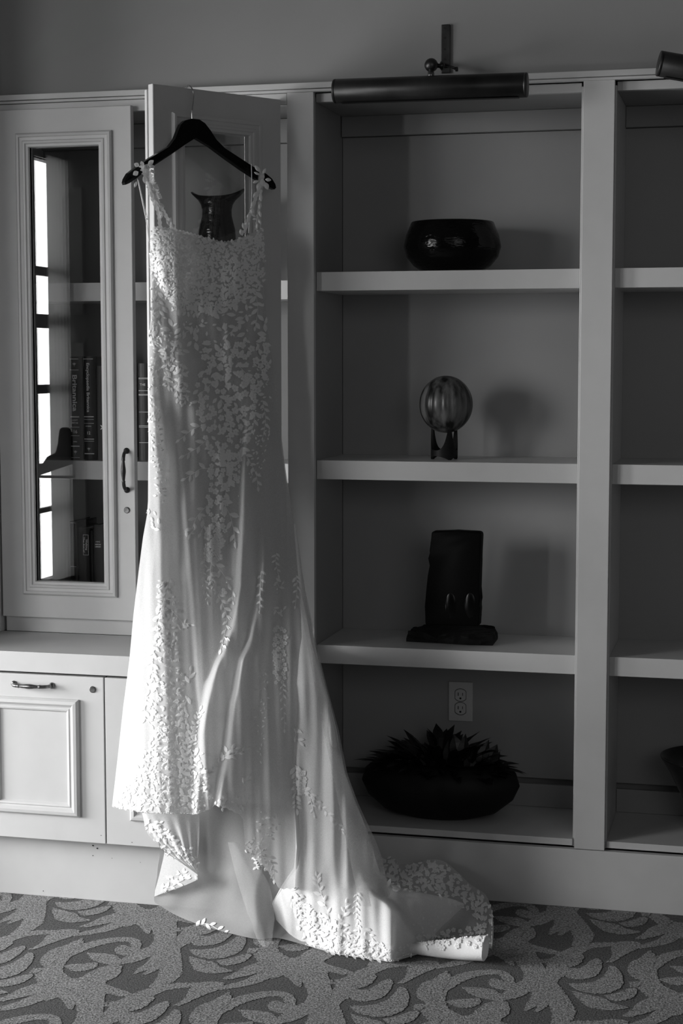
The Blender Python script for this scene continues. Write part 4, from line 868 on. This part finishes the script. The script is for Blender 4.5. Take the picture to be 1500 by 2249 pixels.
ez = [(635, 1950), (660, 1965), (700, 2005), (760, 2035), (800, 2060), (870, 2085), (870, 2108), (780, 2100), (700, 2082), (655, 2040)]
scatter(ez, 150, 8, 15, gap=8); scatter(ez, 50, 4, 6, 'flower', gap=12); scatter([(870, 2080), (940, 2060), (935, 2080), (880, 2105)], 16, 7, 11, gap=8); scatter([(900, 2030), (1010, 1985), (965, 2050), (935, 2060)], 14, 6, 9, gap=10)
kz = [(815, 1860), (880, 1900), (945, 1893), (985, 1903), (1030, 1945), (1062, 1972), (1078, 2010), (1078, 2075), (1052, 2060), (1045, 2020), (1010, 1975), (940, 1960), (860, 1955), (825, 1925)]
scatter(kz, 260, 8, 15, gap=7.5); scatter(kz, 60, 4, 6, 'flower', gap=12); scatter([(910, 2055), (1055, 2035), (1060, 2080), (940, 2083)], 30, 5, 7, 'flower', gap=10)
# leaves tied round the straps and over the hanger
def freeleaf(x, y, off, ang, L, big=True, fat=1.):
    ca, sa = math.cos(ang), math.sin(ang); V = [tuple(atD(x+ca*L*.5, y+sa*L*.5, off+.003))]
    for u, v in LEAF: V.append(tuple(atD(x+(u*ca-v*fat*sa)*L, y+(u*sa+v*fat*ca)*L, off-.003*abs(u-.5))))
    BIG.append((V, [(0, 1+i, 1+(i+1) % 10) for i in range(10)]))
for (x, y, a, L, f) in ((306, 365, 3.6, 13, 1.8), (304, 377, 2.6, 14, 1.9), (314, 366, 4.4, 13, 1.6), (325, 362, 5.6, 16, 1.5), (326, 364, .2, 15, 1.3), (320, 370, 1.2, 16, 1.5), (318, 385, 1.6, 18, 1.2), (300, 398, 1.9, 15, 1.), (330, 372, .7, 14, 1.1), (325, 400, .9, 18, 1.1), (335, 405, .6, 18, 1.2), (330, 420, 1.2, 18, 1.), (345, 425, .8, 16, 1.1), (341, 440, 1.5, 20, 1.1), (347, 447, .5, 17, 1.1), (352, 462, .9, 16, 1.2), (357, 468, 1.9, 14, .9), (366, 483, 1., 15, 1.2), (370, 492, -1.2, 16, 1.2), (372, 500, -.5, 14, 1.3), (376, 492, .9, 14, 1.2),
    (572, 378, 4., 20, 1.0), (570, 384, 3.6, 14, .9), (577, 382, 5.2, 14, 1.1), (582, 394, .1, 14, 1.3), (568, 397, 2.8, 14, 1.1), (575, 392, 1.4, 18, 1.5), (572, 400, 1.9, 20, 1.4), (582, 400, 1.2, 18, 1.4), (566, 420, 2.2, 18, 1.), (572, 425, 1.5, 18, 1.), (560, 440, 2., 20, 1.1), (573, 445, 1.8, 16, .9), (555, 455, 1.7, 18, 1.1), (569, 462, 1.3, 16, .9), (550, 468, 2.2, 14, 1.1), (566, 480, 3., 12, .8), (568, 480, 1.2, 15, .9), (565, 490, 1.6, 14, .9), (545, 485, 2., 16, .8), (538, 505, 4.4, 17, 1.1), (533, 518, -1.9, 16, 1.4), (552, 470, .6, 12, .9)):
    freeleaf(x, y, .092, a, L, fat=f)
for Vx, Fx_ in BIG[:300]: raw('lace_leaf', Vx, Fx_, M['lace'], dress, True)
o = raw('lace_applique', SM[0], SM[1], M['lace'], dress, True); o['kind'] = 'stuff'
o = raw('lace_stems', STEM[0], STEM[1], M['lace'], dress, True); o['kind'] = 'stuff'
# sequins and beads
bm = bmesh.new()
def bead(x, y, r):
    h = hit(x, y, .003)
    if h is not None: bmesh.ops.create_icosphere(bm, subdivisions=1, radius=r, matrix=Matrix.Translation(h))
for x, y in ((373, 625), (408, 707), (372, 737), (350, 740), (557, 893), (560, 902), (569, 812), (528, 944), (560, 924), (452, 585), (497, 588), (530, 635), (607, 1268), (606, 1295), (607, 1303), (600, 1340), (612, 1380), (606, 1400), (614, 1425), (522, 1090), (515, 1190), (497, 1280), (1059, 2046), (962, 1958), (964, 1905), (573, 1783), (880, 2108), (884, 2109)): bead(x, y, .0022)
for _ in range(260):
    z = [bod, cen, hemz, ez, kz, [(600, 1378), (628, 1378), (626, 1500), (603, 1500)], [(345, 1780), (260, 1770), (440, 1785), (440, 1775)]][rng.randint(7)]; x, y = rng.uniform(min(p[0] for p in z), max(p[0] for p in z)), rng.uniform(min(p[1] for p in z), max(p[1] for p in z))
    if inside(x, y, z): bead(x, y, .0011)
for _ in range(230):   # beaded hem edge
    u = rng.uniform(0, 1)
    if u < .4: x = rng.uniform(250, 455); bead(x, itp(HEM, x)-2, .0016)
    elif u < .7: x = rng.uniform(670, 940); bead(x, itp([(668, 2074), (735, 2094), (860, 2111), (920, 2093), (945, 2074)], x)-2, .0016)
    else: y = rng.uniform(1985, 2080); bead(1080, y, .0016)
o = bmo('beads', bm, M['sequin'], dress, True); o['kind'] = 'stuff'
